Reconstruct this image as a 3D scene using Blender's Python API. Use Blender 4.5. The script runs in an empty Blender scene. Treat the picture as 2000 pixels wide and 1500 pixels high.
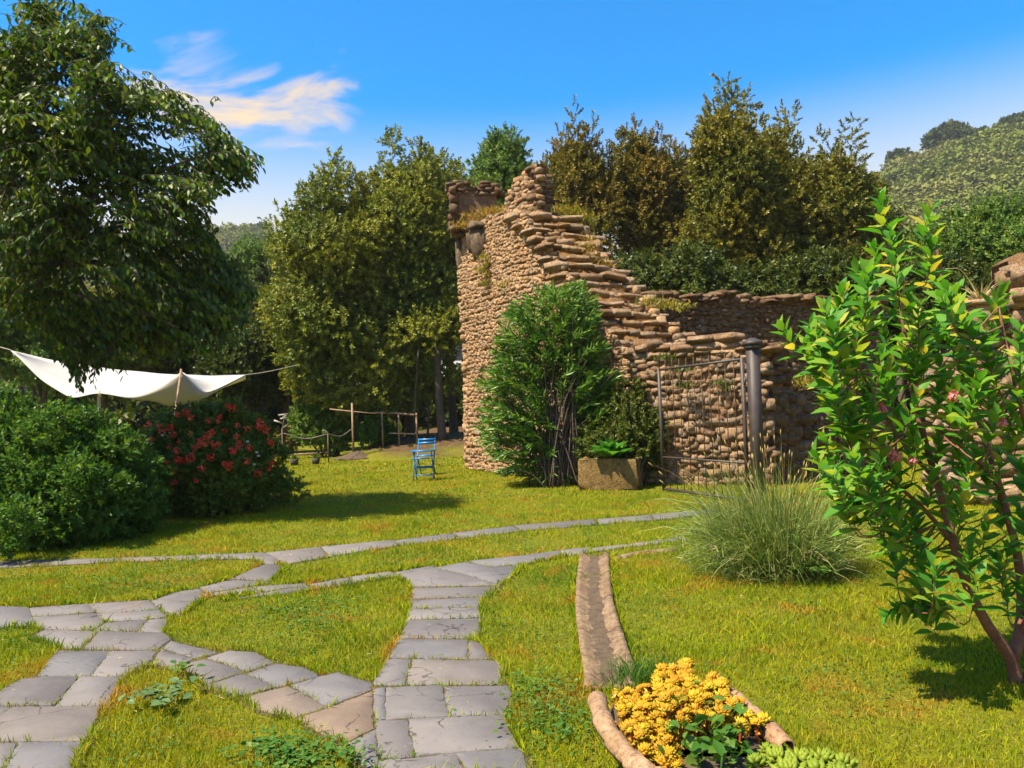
import bpy, bmesh, math, random
import numpy as np
from mathutils import Matrix, Vector

random.seed(7)
RNG = np.random.default_rng(11)
scene = bpy.context.scene
COL = scene.collection
PI = math.pi

# ------------------------------------------------------------------ camera
CAM_H, F_PX, PITCH, ROLL = 1.6, 1500.0, math.atan(40 / 1500.0), math.radians(-2.2)
cam_data = bpy.data.cameras.new('camera')
cam_data.sensor_width = 36.0
cam_data.lens = 36.0 * F_PX / 2000.0
cam_data.clip_start, cam_data.clip_end = 0.05, 6000.0
cam = bpy.data.objects.new('camera', cam_data)
COL.objects.link(cam)
CAM_M = (Matrix.Translation((0, 0, CAM_H)) @ Matrix.Rotation(PI / 2 + PITCH, 4, 'X') @ Matrix.Rotation(ROLL, 4, 'Z'))
cam.matrix_world = CAM_M
scene.camera = cam
scene.render.resolution_x, scene.render.resolution_y = 1024, 768

# ------------------------------------------------------------------ world, sun, exposure
SUN_EL = math.radians(59)
SUN_TRAVEL = Vector((0.9, 0.44, 0)).normalized()           # horizontal direction the light travels in
world = bpy.data.worlds.new('World')
scene.world = world
world.use_nodes = True
wt = world.node_tree
wt.nodes.clear()
w_out = wt.nodes.new('ShaderNodeOutputWorld')
w_bg = wt.nodes.new('ShaderNodeBackground')
w_bg.inputs['Strength'].default_value = 0.094
sky = wt.nodes.new('ShaderNodeTexSky')
sky.sky_type = 'NISHITA'
sky.sun_disc = False
sky.sun_elevation = SUN_EL
sky.sun_rotation = math.atan2(-SUN_TRAVEL.x, -SUN_TRAVEL.y)
sky.altitude = 200
sky.air_density, sky.dust_density, sky.ozone_density = 1.2, 1.0, 3.2
w_hsv = wt.nodes.new('ShaderNodeHueSaturation')
w_hsv.inputs['Value'].default_value = 1.0
wt.links.new(sky.outputs['Color'], w_hsv.inputs['Color'])
# thin wisps of cirrus: noise on a flat layer high above
w_tc = wt.nodes.new('ShaderNodeTexCoord')
w_sep = wt.nodes.new('ShaderNodeSeparateXYZ')
wt.links.new(w_tc.outputs['Generated'], w_sep.inputs[0])
w_sat = wt.nodes.new('ShaderNodeMapRange'); w_sat.interpolation_type = 'SMOOTHSTEP'
wt.links.new(w_sep.outputs['Z'], w_sat.inputs[0])
w_sat.inputs[1].default_value, w_sat.inputs[2].default_value = 0.1, 0.4
w_sat.inputs[3].default_value, w_sat.inputs[4].default_value = 0.9, 1.6
wt.links.new(w_sat.outputs[0], w_hsv.inputs['Saturation'])
w_air = wt.nodes.new('ShaderNodeMapRange'); w_air.interpolation_type = 'SMOOTHSTEP'   # dusty air low over the hills
wt.links.new(w_sep.outputs['Z'], w_air.inputs[0])
w_air.inputs[1].default_value, w_air.inputs[2].default_value = 0.14, 0.38
w_air.inputs[3].default_value, w_air.inputs[4].default_value = 0.92, 0.0
w_warm = wt.nodes.new('ShaderNodeMix'); w_warm.data_type = 'RGBA'
wt.links.new(w_air.outputs[0], w_warm.inputs[0]); wt.links.new(w_hsv.outputs[0], w_warm.inputs[6])
w_warm.inputs[7].default_value = (4.0, 3.35, 2.25, 1)
def wmath(op, a, b=None):
    n = wt.nodes.new('ShaderNodeMath'); n.operation = op
    for i, v in enumerate((a, b)):
        if v is None: continue
        if isinstance(v, (int, float)): n.inputs[i].default_value = v
        else: wt.links.new(v, n.inputs[i])
    return n.outputs[0]
zc = wmath('ADD', wmath('MAXIMUM', w_sep.outputs['Z'], 0.0), 0.12)
lx, ly = wmath('DIVIDE', w_sep.outputs['X'], zc), wmath('DIVIDE', w_sep.outputs['Y'], zc)
w_comb = wt.nodes.new('ShaderNodeCombineXYZ')
wt.links.new(lx, w_comb.inputs[0]); wt.links.new(wmath('MULTIPLY', ly, 1.35), w_comb.inputs[1])
w_comb.inputs[2].default_value = 3.7
w_noise = wt.nodes.new('ShaderNodeTexNoise')
w_noise.inputs['Scale'].default_value = 3.1
w_noise.inputs['Detail'].default_value = 7
w_noise.inputs['Roughness'].default_value = 0.55
w_noise.inputs['Distortion'].default_value = 0.55
wt.links.new(w_comb.outputs[0], w_noise.inputs['Vector'])
# where the bank of wisps lies on that layer
dx, dy = wmath('DIVIDE', wmath('SUBTRACT', lx, -0.64), 0.5), wmath('DIVIDE', wmath('SUBTRACT', ly, 1.84), 0.36)
dd = wmath('SQRT', wmath('ADD', wmath('MULTIPLY', dx, dx), wmath('MULTIPLY', dy, dy)))
w_bank = wt.nodes.new('ShaderNodeMapRange'); w_bank.interpolation_type = 'SMOOTHSTEP'
wt.links.new(dd, w_bank.inputs[0])
w_bank.inputs[1].default_value, w_bank.inputs[2].default_value = 0.2, 1.25
w_bank.inputs[3].default_value, w_bank.inputs[4].default_value = 0.10, -0.3
w_cov = wt.nodes.new('ShaderNodeMapRange'); w_cov.interpolation_type = 'SMOOTHSTEP'
wt.links.new(wmath('ADD', w_noise.outputs['Fac'], w_bank.outputs[0]), w_cov.inputs[0])
w_cov.inputs[1].default_value, w_cov.inputs[2].default_value = 0.41, 0.68
w_cov.inputs[3].default_value, w_cov.inputs[4].default_value = 0.0, 0.9
w_mix = wt.nodes.new('ShaderNodeMix'); w_mix.data_type = 'RGBA'
wt.links.new(w_cov.outputs[0], w_mix.inputs[0])
wt.links.new(w_warm.outputs[2], w_mix.inputs[6])
w_mix.inputs[7].default_value = (4.7, 3.4, 1.75, 1)
wt.links.new(w_mix.outputs[2], w_bg.inputs['Color'])
wt.links.new(w_bg.outputs[0], w_out.inputs['Surface'])

sun_d = bpy.data.lights.new('sun', 'SUN')
sun_d.energy, sun_d.angle, sun_d.color = 4.6, math.radians(0.5), (1.0, 0.88, 0.69)
sun = bpy.data.objects.new('sun', sun_d)
COL.objects.link(sun)
sun_dir = Vector((SUN_TRAVEL.x * math.cos(SUN_EL), SUN_TRAVEL.y * math.cos(SUN_EL), -math.sin(SUN_EL)))
sun.rotation_euler = sun_dir.to_track_quat('-Z', 'Y').to_euler()
sun.location = (-10, 0, 30)

vs = scene.view_settings
vs.view_transform, vs.look, vs.exposure, vs.gamma = 'Standard', 'None', 1.45, 1.0
vs.use_curve_mapping = False
scene.render.engine = 'CYCLES'
scene.cycles.max_bounces = 6
scene.cycles.diffuse_bounces = 3
scene.cycles.transmission_bounces = 4
scene.cycles.volume_bounces = 0
scene.cycles.transparent_max_bounces = 4
scene.cycles.use_denoising = True
scene.cycles.caustics_reflective = scene.cycles.caustics_refractive = False

# ------------------------------------------------------------------ placing helpers
C3 = np.array(CAM_M.to_3x3())
def ray(px, py):
    return C3 @ np.array([(px - 1000) / F_PX, (750 - py) / F_PX, -1.0])
def gp(px, py, z=0.0):
    """the point of the level z seen at a photo position"""
    d = ray(px, py); t = (z - CAM_H) / d[2]
    return np.array([d[0] * t, d[1] * t, z])
def at(px, py, Y):
    """the point at distance Y seen at a photo position"""
    d = ray(px, py); t = Y / d[1]
    return np.array([d[0] * t, Y, CAM_H + d[2] * t])
def scr(P):
    Q = (np.asarray(P) - np.array([0, 0, CAM_H])) @ C3
    return np.stack([1000 + F_PX * Q[:, 0] / -Q[:, 2], 750 - F_PX * Q[:, 1] / -Q[:, 2]], 1)

def smooth(a, b, x):
    t = np.clip((x - a) / (b - a), 0, 1)
    return t * t * (3 - 2 * t)
def ground_z(x, y):
    """level lawn, with a low bank under the trees and land falling away to the left behind"""
    x, y = np.asarray(x, float), np.asarray(y, float)
    bank = 0.55 * smooth(24.2, 27.5, y) * smooth(-6.2, -4.4, x) * (1 - smooth(14, 30, x))
    return bank + 0.12 * np.sin(x * 0.21 + 1) * smooth(26, 60, y)

# ------------------------------------------------------------------ object helpers
WM = {}
def put(o, parent=None, world=None):
    COL.objects.link(o)
    m = world if world is not None else Matrix.Identity(4)
    if parent is not None:
        o.parent = parent
        o.matrix_parent_inverse = WM[parent.name].inverted()
    o.matrix_basis = m
    WM[o.name] = m
    return o
def tag(o, label=None, cat=None, group=None, kind=None):
    if label: o['label'] = label
    if cat: o['category'] = cat
    if group: o['group'] = group
    if kind: o['kind'] = kind
    return o
def thing(name, label, cat, loc=(0, 0, 0), group=None):
    o = bpy.data.objects.new(name, None)
    o.empty_display_size = 0.2
    put(o, None, Matrix.Translation([float(v) for v in loc]))
    return tag(o, label, cat, group)

class MB:
    """collects polygons, then becomes one mesh"""
    def __init__(s): s.v, s.f, s.t, s.n = [], [], [], 0
    def add(s, V, F, tint=None):
        V = np.asarray(V, float).reshape(-1, 3)
        for arr in (F if isinstance(F, list) else [F]):
            s.f.append(np.asarray(arr, int) + s.n)
        s.v.append(V)
        s.t.append(np.full(len(V), random.random() if tint is None else tint) if np.isscalar(tint) or tint is None else np.asarray(tint))
        s.n += len(V)
        return s
    def mesh(s, name, mat=None, shade=False):
        V = np.concatenate(s.v); T = np.concatenate(s.t)
        me = bpy.data.meshes.new(name)
        me.vertices.add(len(V)); me.vertices.foreach_set('co', V.astype(np.float32).ravel())
        sizes = np.concatenate([np.full(len(f), f.shape[1]) for f in s.f if len(f)])
        loops = np.concatenate([f.ravel() for f in s.f if len(f)])
        me.loops.add(len(loops)); me.loops.foreach_set('vertex_index', loops.astype(np.int32))
        me.polygons.add(len(sizes))
        st = np.zeros(len(sizes), int); st[1:] = np.cumsum(sizes)[:-1]
        me.polygons.foreach_set('loop_start', st.astype(np.int32))
        if shade: me.polygons.foreach_set('use_smooth', np.ones(len(sizes), bool))
        a = me.attributes.new('tint', 'FLOAT', 'POINT'); a.data.foreach_set('value', T.astype(np.float32))
        me.update(calc_edges=True)
        if mat: me.materials.append(mat)
        return me
    def build(s, name, mat, parent=None, shade=False, kind=None, label=None, cat=None, group=None):
        o = bpy.data.objects.new(name, s.mesh(name, mat, shade))
        put(o, parent)
        return tag(o, label, cat, group, kind)

def unit(v):
    v = np.asarray(v, float); return v / (np.linalg.norm(v, axis=-1, keepdims=True) + 1e-9)
def box_geo(c, s, R=None):
    """a box with centre c and full sizes s"""
    p = np.array([[x, y, z] for x in (-.5, .5) for y in (-.5, .5) for z in (-.5, .5)]) * np.asarray(s)
    if R is not None: p = p @ np.asarray(R).T
    return p + np.asarray(c), np.array([[0, 1, 3, 2], [4, 6, 7, 5], [0, 4, 5, 1], [2, 3, 7, 6], [0, 2, 6, 4], [1, 5, 7, 3]])
def bar_geo(a, b, w, d=None, up=(0, 0, 1)):
    """a rectangular bar from a to b"""
    a, b = np.asarray(a, float), np.asarray(b, float); d = d or w
    t = unit(b - a); u = np.asarray(up, float)
    if abs(t @ u) > .95: u = np.array([0, 1., 0])
    s = unit(np.cross(t, u)); u = np.cross(s, t)
    return box_geo((a + b) / 2, (w, np.linalg.norm(b - a), d), np.stack([s, t, u], 1))
def tube_geo(P, R, n=8, cap=True):
    P = np.asarray(P, float); m = len(P); R = np.broadcast_to(np.asarray(R, float), (m,))
    T = unit(np.gradient(P, axis=0)); V = []
    ref = np.array([0, 0, 1.]) if abs(T[0, 2]) < .9 else np.array([1., 0, 0])
    for i in range(m):
        s = unit(np.cross(T[i], ref)); u = np.cross(s, T[i]); ref = u
        a = np.arange(n) * 2 * PI / n
        V.append(P[i] + R[i] * (np.cos(a)[:, None] * s + np.sin(a)[:, None] * u))
    V = np.concatenate(V)
    i, j = np.meshgrid(np.arange(m - 1), np.arange(n), indexing='ij')
    F = np.stack([i * n + j, i * n + (j + 1) % n, (i + 1) * n + (j + 1) % n, (i + 1) * n + j], -1).reshape(-1, 4)
    return V, ([F, np.arange(n)[None, ::-1], (np.arange(n) + (m - 1) * n)[None]] if cap else F)
def lathe_geo(c, prof, n=20):
    prof = np.asarray(prof, float); m = len(prof); a = np.arange(n) * 2 * PI / n
    V = np.stack([np.outer(prof[:, 0], np.cos(a)), np.outer(prof[:, 0], np.sin(a)), np.repeat(prof[:, 1:], n, 1)], -1).reshape(-1, 3) + np.asarray(c)
    i, j = np.meshgrid(np.arange(m - 1), np.arange(n), indexing='ij')
    return V, np.stack([i * n + j, i * n + (j + 1) % n, (i + 1) * n + (j + 1) % n, (i + 1) * n + j], -1).reshape(-1, 4)
def curve(pts, n):
    """smooth curve through points (Catmull-Rom)"""
    P = np.asarray(pts, float); P = np.vstack([2 * P[0] - P[1], P, 2 * P[-1] - P[-2]])
    u = np.linspace(0, len(P) - 3 - 1e-6, n); k = u.astype(int); t = (u - k)[:, None]
    a, b, c, d = P[k], P[k + 1], P[k + 2], P[k + 3]
    return .5 * (2 * b + (c - a) * t + (2 * a - 5 * b + 4 * c - d) * t ** 2 + (3 * b - a - 3 * c + d) * t ** 3)

# ------------------------------------------------------------------ materials
def nodes_of(name):
    m = bpy.data.materials.new(name); m.use_nodes = True
    nt = m.node_tree; nt.nodes.clear()
    out = nt.nodes.new('ShaderNodeOutputMaterial'); b = nt.nodes.new('ShaderNodeBsdfPrincipled')
    nt.links.new(b.outputs[0], out.inputs['Surface'])
    return m, nt, b, out
def ramp(nt, stops, fac):
    r = nt.nodes.new('ShaderNodeValToRGB'); e = r.color_ramp.elements
    while len(e) < len(stops): e.new(0.5)
    for el, (p, c) in zip(e, stops): el.position, el.color = p, (*c, 1)
    nt.links.new(fac, r.inputs[0]); return r.outputs[0]
def noise(nt, scale, detail=4, rough=.55, vec=None, dist=0.0):
    n = nt.nodes.new('ShaderNodeTexNoise')
    n.inputs['Scale'].default_value, n.inputs['Detail'].default_value = scale, detail
    n.inputs['Roughness'].default_value, n.inputs['Distortion'].default_value = rough, dist
    if vec is not None: nt.links.new(vec, n.inputs['Vector'])
    return n.outputs['Fac']
def mixc(nt, fac, a, b, mode='MIX'):
    n = nt.nodes.new('ShaderNodeMix'); n.data_type = 'RGBA'; n.blend_type = mode
    for i, v in ((0, fac), (6, a), (7, b)):
        if isinstance(v, (int, float)): n.inputs[i].default_value = v
        elif isinstance(v, tuple): n.inputs[i].default_value = (*v, 1)
        else: nt.links.new(v, n.inputs[i])
    return n.outputs[2]
def nmath(nt, op, a, b=None):
    n = nt.nodes.new('ShaderNodeMath'); n.operation = op
    for i, v in enumerate((a, b)):
        if v is None: continue
        if isinstance(v, (int, float)): n.inputs[i].default_value = v
        else: nt.links.new(v, n.inputs[i])
    return n.outputs[0]
def step_fac(nt, v, lo, hi, a=0.0, b=1.0):
    n = nt.nodes.new('ShaderNodeMapRange'); n.interpolation_type = 'SMOOTHSTEP'
    nt.links.new(v, n.inputs[0])
    for i, x in enumerate((lo, hi, a, b)): n.inputs[i + 1].default_value = x
    return n.outputs[0]
def geo_pos(nt): return nt.nodes.new('ShaderNodeNewGeometry').outputs['Position']
def rnd(nt):
    """a random number for each piece: per-vertex tint plus the object's own"""
    a = nt.nodes.new('ShaderNodeAttribute'); a.attribute_name = 'tint'
    o = nt.nodes.new('ShaderNodeObjectInfo')
    return nmath(nt, 'FRACT', nmath(nt, 'ADD', a.outputs['Fac'], nmath(nt, 'MULTIPLY', o.outputs['Random'], 7.31)))
def bump(nt, b, h, strength, dist=0.02):
    n = nt.nodes.new('ShaderNodeBump'); n.inputs['Strength'].default_value = strength; n.inputs['Distance'].default_value = dist
    nt.links.new(h, n.inputs['Height']); nt.links.new(n.outputs[0], b.inputs['Normal'])

def leaf_mat(name, stops, trans=.35, rough=.42, patch=1.2, spec=.18, patch_cols=None, patch_amt=.5):
    m, nt, b, out = nodes_of(name)
    r = rnd(nt)
    c = ramp(nt, stops, r)
    if patch_cols:
        f = step_fac(nt, noise(nt, patch, 3, vec=geo_pos(nt)), .42, .62)
        c = mixc(nt, nmath(nt, 'MULTIPLY', f, patch_amt), c, patch_cols)
    nt.links.new(c, b.inputs['Base Color'])
    b.inputs['Roughness'].default_value = rough
    b.inputs['Specular IOR Level'].default_value = spec
    if trans:
        t = nt.nodes.new('ShaderNodeBsdfTranslucent')
        tc = mixc(nt, 1.0, c, (1.15, 1.1, .45), 'MULTIPLY')
        nt.links.new(tc, t.inputs['Color'])
        mx = nt.nodes.new('ShaderNodeMixShader'); mx.inputs[0].default_value = trans
        nt.links.new(b.outputs[0], mx.inputs[1]); nt.links.new(t.outputs[0], mx.inputs[2])
        nt.links.new(mx.outputs[0], out.inputs['Surface'])
    return m
def simple_mat(name, c1, c2, scale=8, rough=.7, metal=0.0, bmp=0.0, bscale=30, spec=.4):
    m, nt, b, out = nodes_of(name)
    f = noise(nt, scale, 5, .6, vec=geo_pos(nt))
    nt.links.new(ramp(nt, [(.3, c1), (.7, c2)], f), b.inputs['Base Color'])
    b.inputs['Roughness'].default_value, b.inputs['Metallic'].default_value = rough, metal
    b.inputs['Specular IOR Level'].default_value = spec
    if bmp: bump(nt, b, noise(nt, bscale, 5, .65, vec=geo_pos(nt)), bmp)
    return m
def stone_mat(name, stops, moss=.25, lich=.25, bmp=.9):
    m, nt, b, out = nodes_of(name)
    p = geo_pos(nt)
    c = ramp(nt, stops, rnd(nt))
    n1 = noise(nt, 9, 6, .65, vec=p)
    c = mixc(nt, .7, c, ramp(nt, [(.28, (.4, .37, .34)), (.55, (1, 1, 1)), (.78, (1.5, 1.42, 1.3))], n1), 'MULTIPLY')
    c = mixc(nt, .8, c, ramp(nt, [(.36, (.35, .33, .31)), (.52, (1, 1, 1)), (.75, (1.25, 1.22, 1.15))], noise(nt, 34, 5, .75, vec=p)), 'MULTIPLY')
    c = mixc(nt, nmath(nt, 'MULTIPLY', step_fac(nt, noise(nt, 3.1, 5, .7, vec=p), .55, .68), lich), c, (.42, .36, .25))
    c = mixc(nt, nmath(nt, 'MULTIPLY', step_fac(nt, noise(nt, 1.7, 5, .7, vec=p, dist=.5), .56, .68), moss), c, (.20, .15, .03))
    nt.links.new(c, b.inputs['Base Color'])
    b.inputs['Roughness'].default_value = .93
    b.inputs['Specular IOR Level'].default_value = .15
    bump(nt, b, nmath(nt, 'ADD', noise(nt, 26, 6, .7, vec=p), nmath(nt, 'MULTIPLY', noise(nt, 80, 3, .6, vec=p), .5)), bmp, .05)
    return m

M = {}
M['rubble'] = stone_mat('rubble_stone', [(0, (.33, .185, .09)), (.3, (.46, .275, .135)), (.6, (.54, .345, .18)), (.85, (.40, .27, .16)), (1, (.30, .215, .14))])
M['block'] = stone_mat('block_stone', [(0, (.24, .14, .075)), (.4, (.33, .21, .115)), (.75, (.41, .275, .16)), (1, (.26, .19, .13))], moss=.45, lich=.4)
M['shadedstone'] = stone_mat('shaded_block_stone', [(0, (.125, .068, .036)), (.4, (.18, .105, .057)), (.75, (.23, .145, .08)), (1, (.15, .098, .06))], moss=.3, lich=.35)  # block stone darkened: shade of faces turned from the sun, put into colour
M['mortar'] = stone_mat('earth_mortar', [(0, (.27, .155, .075)), (1, (.33, .195, .095))], moss=.2, lich=.1)
M['plaster'] = stone_mat('old_plaster', [(0, (.22, .13, .08)), (1, (.26, .16, .10))], moss=.35, lich=.3)
M['corbel'] = stone_mat('corbel_stone', [(0, (.15, .105, .065)), (1, (.19, .135, .085))], moss=.5, lich=.2)
M['trough'] = stone_mat('trough_stone', [(0, (.22, .14, .05)), (1, (.26, .17, .06))], moss=.9, lich=.2)
M['terracotta'] = stone_mat('terracotta', [(0, (.27, .155, .085)), (.5, (.33, .21, .12)), (1, (.38, .265, .165))], moss=.15, lich=.4, bmp=.35)
M['gutter'] = stone_mat('gutter_stone', [(0, (.19, .125, .07)), (1, (.24, .165, .10))], moss=.3, lich=.3, bmp=.5)
M['soil'] = simple_mat('soil', (.05, .032, .018), (.10, .065, .035), 14, .95, bmp=.8)
M['silt'] = simple_mat('dry_silt', (.06, .04, .022), (.125, .082, .045), 16, .95, bmp=1.0, bscale=45)
M['iron'] = simple_mat('iron_paint', (.035, .027, .023), (.06, .045, .037), 9, .55, bmp=.15, bscale=60)
M['rust'] = simple_mat('rusty_metal', (.10, .055, .03), (.16, .09, .05), 12, .8, bmp=.3)
M['wire'] = simple_mat('wire', (.22, .19, .15), (.30, .26, .2), 12, .5)
M['wood'] = simple_mat('weathered_wood', (.19, .12, .07), (.33, .22, .13), 10, .85, bmp=.4)
M['bark'] = simple_mat('bark', (.055, .04, .028), (.12, .09, .06), 11, .9, bmp=.9, bscale=18)
M['redbark'] = simple_mat('reddish_bark', (.12, .045, .025), (.22, .095, .05), 14, .75, bmp=.6, bscale=30)
M['sail'] = leaf_mat('white_cloth', [(0, (.56, .545, .515)), (1, (.56, .545, .515))], trans=.3, rough=.8, spec=.1)
M['rope'] = simple_mat('rope', (.45, .40, .3), (.6, .54, .42), 30, .9)
M['blue'] = simple_mat('blue_paint', (.008, .115, .32), (.014, .16, .40), 16, .4, bmp=.1)
M['pot'] = simple_mat('dark_pot', (.035, .03, .02), (.07, .055, .03), 12, .7)

def flag_mat():
    m, nt, b, out = nodes_of('slate_flag')
    p = geo_pos(nt)
    c = ramp(nt, [(0, (.105, .093, .088)), (.3, (.128, .115, .109)), (.6, (.150, .135, .126)), (.9, (.112, .107, .108)), (.985, (.15, .125, .105)), (1, (.165, .118, .082))], rnd(nt))
    n1 = noise(nt, 2.6, 6, .62, vec=p, dist=.6)
    c = mixc(nt, .6, c, ramp(nt, [(.3, (.66, .64, .64)), (.55, (1, 1, 1)), (.75, (1.28, 1.2, 1.1))], n1), 'MULTIPLY')
    st = step_fac(nt, noise(nt, 1.3, 4, .6, vec=p), .62, .74)
    c = mixc(nt, nmath(nt, 'MULTIPLY', st, .45), c, (.15, .10, .065))
    c = mixc(nt, nmath(nt, 'MULTIPLY', step_fac(nt, noise(nt, 42, 3, .7, vec=p), .66, .74), .5), c, (.06, .055, .05))
    c = mixc(nt, nmath(nt, 'MULTIPLY', step_fac(nt, noise(nt, 6, 6, .75, vec=p, dist=1), .58, .7), .4), c, (.085, .08, .055))
    c = mixc(nt, nmath(nt, 'MULTIPLY', step_fac(nt, noise(nt, 17, 5, .75, vec=p), .6, .7), .35), c, (.22, .2, .17))
    wp_ = nt.nodes.new('ShaderNodeVectorMath'); wp_.operation = 'ADD'; nz = nt.nodes.new('ShaderNodeTexNoise'); nz.inputs['Scale'].default_value = 3.5; nz.inputs['Detail'].default_value = 6
    nt.links.new(p, nz.inputs['Vector']); sc_ = nt.nodes.new('ShaderNodeVectorMath'); sc_.operation = 'SCALE'; sc_.inputs['Scale'].default_value = .35; nt.links.new(nz.outputs['Color'], sc_.inputs[0])
    nt.links.new(p, wp_.inputs[0]); nt.links.new(sc_.outputs[0], wp_.inputs[1])
    vo = nt.nodes.new('ShaderNodeTexVoronoi'); vo.feature = 'DISTANCE_TO_EDGE'; vo.inputs['Scale'].default_value = 1.9; nt.links.new(wp_.outputs[0], vo.inputs['Vector'])
    crack = nmath(nt, 'MULTIPLY', step_fac(nt, vo.outputs['Distance'], .004, .011, 1, 0), step_fac(nt, noise(nt, 2.2, 2, vec=p), .5, .56))
    c = mixc(nt, nmath(nt, 'MULTIPLY', crack, .8), c, (.03, .025, .02))
    nt.links.new(c, b.inputs['Base Color'])
    b.inputs['Roughness'].default_value = .78
    b.inputs['Specular IOR Level'].default_value = .3
    wv = nt.nodes.new('ShaderNodeMapping'); wv.inputs['Scale'].default_value = (1, 2.2, 1); wv.inputs['Rotation'].default_value = (0, 0, .5)
    nt.links.new(p, wv.inputs[0])
    bump(nt, b, nmath(nt, 'ADD', noise(nt, 5, 7, .68, vec=wv.outputs[0], dist=.8), nmath(nt, 'MULTIPLY', noise(nt, 60, 4, .6, vec=p), .15)), .4, .02)
    return m
M['flag'] = flag_mat()

def ground_mat():
    m, nt, b, out = nodes_of('lawn_ground')
    p = geo_pos(nt)
    c = ramp(nt, [(.3, (.11, .135, .008)), (.5, (.16, .165, .009)), (.68, (.21, .18, .014))], noise(nt, .8, 6, .7, vec=p))
    c = mixc(nt, step_fac(nt, noise(nt, 22, 5, .7, vec=p), .35, .62, .55, 0), c, (.05, .05, .012))
    sep = nt.nodes.new('ShaderNodeSeparateXYZ'); nt.links.new(p, sep.inputs[0])
    # bare earth and leaf litter on the wooded bank
    wob = nmath(nt, 'ADD', sep.outputs[1], nmath(nt, 'MULTIPLY', noise(nt, .5, 4, vec=p), 4))
    c = mixc(nt, nmath(nt, 'MULTIPLY', step_fac(nt, wob, 26.3, 28), step_fac(nt, sep.outputs[0], -6.5, -4)), c, ramp(nt, [(.3, (.055, .035, .018)), (.7, (.13, .08, .035))], noise(nt, 3, 6, .7, vec=p)))
    nt.links.new(c, b.inputs['Base Color'])
    b.inputs['Roughness'].default_value = .95
    b.inputs['Specular IOR Level'].default_value = .1
    bump(nt, b, noise(nt, 40, 4, .7, vec=p), 1, .03)
    return m
M['ground'] = ground_mat()

def grass_mat():
    m, nt, b, out = nodes_of('grass_blades')
    p = geo_pos(nt)
    r = rnd(nt)
    c = ramp(nt, [(0, (.11, .19, .004)), (.4, (.21, .275, .005)), (.8, (.30, .33, .007)), (1, (.42, .35, .02))], r)
    gre = step_fac(nt, noise(nt, 1.15, 6, .75, vec=p, dist=.6), .49, .6)
    c = mixc(nt, nmath(nt, 'MULTIPLY', gre, .75), c, (.075, .165, .006))
    yel = step_fac(nt, noise(nt, .75, 5, .65, vec=p), .45, .66)
    c = mixc(nt, nmath(nt, 'MULTIPLY', yel, .55), c, (.33, .26, .012))
    dry = step_fac(nt, noise(nt, 1.9, 4, .6, vec=p, dist=.4), .53, .66)
    c = mixc(nt, nmath(nt, 'MULTIPLY', dry, .78), c, (.42, .22, .025))
    nt.links.new(c, b.inputs['Base Color'])
    b.inputs['Roughness'].default_value = .6
    b.inputs['Specular IOR Level'].default_value = .1
    t = nt.nodes.new('ShaderNodeBsdfTranslucent'); nt.links.new(mixc(nt, 1.0, c, (1.25, 1.15, .5), 'MULTIPLY'), t.inputs['Color'])
    mx = nt.nodes.new('ShaderNodeMixShader'); mx.inputs[0].default_value = .35
    nt.links.new(b.outputs[0], mx.inputs[1]); nt.links.new(t.outputs[0], mx.inputs[2]); nt.links.new(mx.outputs[0], out.inputs['Surface'])
    return m
M['grass'] = grass_mat()
GAIN = {'holm': 1.95, 'brownish': 1.5, 'olive': 1.6, 'brightgreen': 1.6, 'darkgreen': 1.1, 'wood_far': 1.35, 'shrub': 1.25, 'redshrub': 2.0, 'oleander': 1.65, 'climber': 1.4, 'laurel': 1.55, 'lavender': 1.45}
def L(n, s, **k):
    g = GAIN.get(n, 1.0); s = [(p, tuple(v * g for v in c)) for p, c in s]
    if 'patch_cols' in k: k['patch_cols'] = tuple(v * g for v in k['patch_cols'])
    M[n] = leaf_mat(n, s, **k)
L('walnut', [(0, (.024, .06, .008)), (.5, (.06, .12, .013)), (.85, (.12, .18, .018)), (1, (.2, .21, .024))], trans=.35, rough=.45, spec=.22)
L('holm', [(0, (.026, .048, .007)), (.5, (.066, .086, .010)), (1, (.13, .135, .014))], trans=.22, rough=.45, patch=.35, patch_cols=(.135, .13, .010), patch_amt=.55)
L('brownish', [(0, (.055, .055, .008)), (.5, (.115, .092, .012)), (1, (.19, .12, .018))], trans=.25, patch=.4, patch_cols=(.11, .11, .012), patch_amt=.5)
L('olive', [(0, (.035, .05, .007)), (.5, (.08, .09, .011)), (1, (.145, .13, .016))], trans=.25, patch=.35, patch_cols=(.15, .12, .012), patch_amt=.5)
L('brightgreen', [(0, (.035, .075, .012)), (.5, (.07, .125, .018)), (1, (.13, .17, .028))], trans=.35)
L('darkgreen', [(0, (.025, .042, .006)), (.5, (.052, .075, .009)), (1, (.095, .11, .014))], trans=.25)
L('wood_far', [(0, (.06, .085, .014)), (.5, (.095, .12, .02)), (1, (.14, .155, .03))], trans=.2, rough=.9, spec=.05, patch=.025, patch_cols=(.16, .15, .05), patch_amt=.6)
L('shrub', [(0, (.03, .085, .012)), (.5, (.055, .125, .016)), (1, (.10, .165, .025))], trans=.4, rough=.4)
L('redshrub', [(0, (.022, .045, .006)), (.5, (.045, .075, .009)), (1, (.09, .11, .014))], trans=.3)
L('oleander', [(0, (.024, .066, .008)), (.5, (.045, .108, .010)), (.85, (.08, .145, .014)), (1, (.15, .19, .04))], trans=.3, rough=.42, spec=.25)
L('climber', [(0, (.03, .05, .010)), (.5, (.06, .08, .012)), (1, (.11, .115, .02))], trans=.3)
L('cabbage', [(0, (.05, .19, .025)), (.9, (.09, .25, .035)), (1, (.3, .28, .03))], trans=.4, rough=.35)
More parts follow.
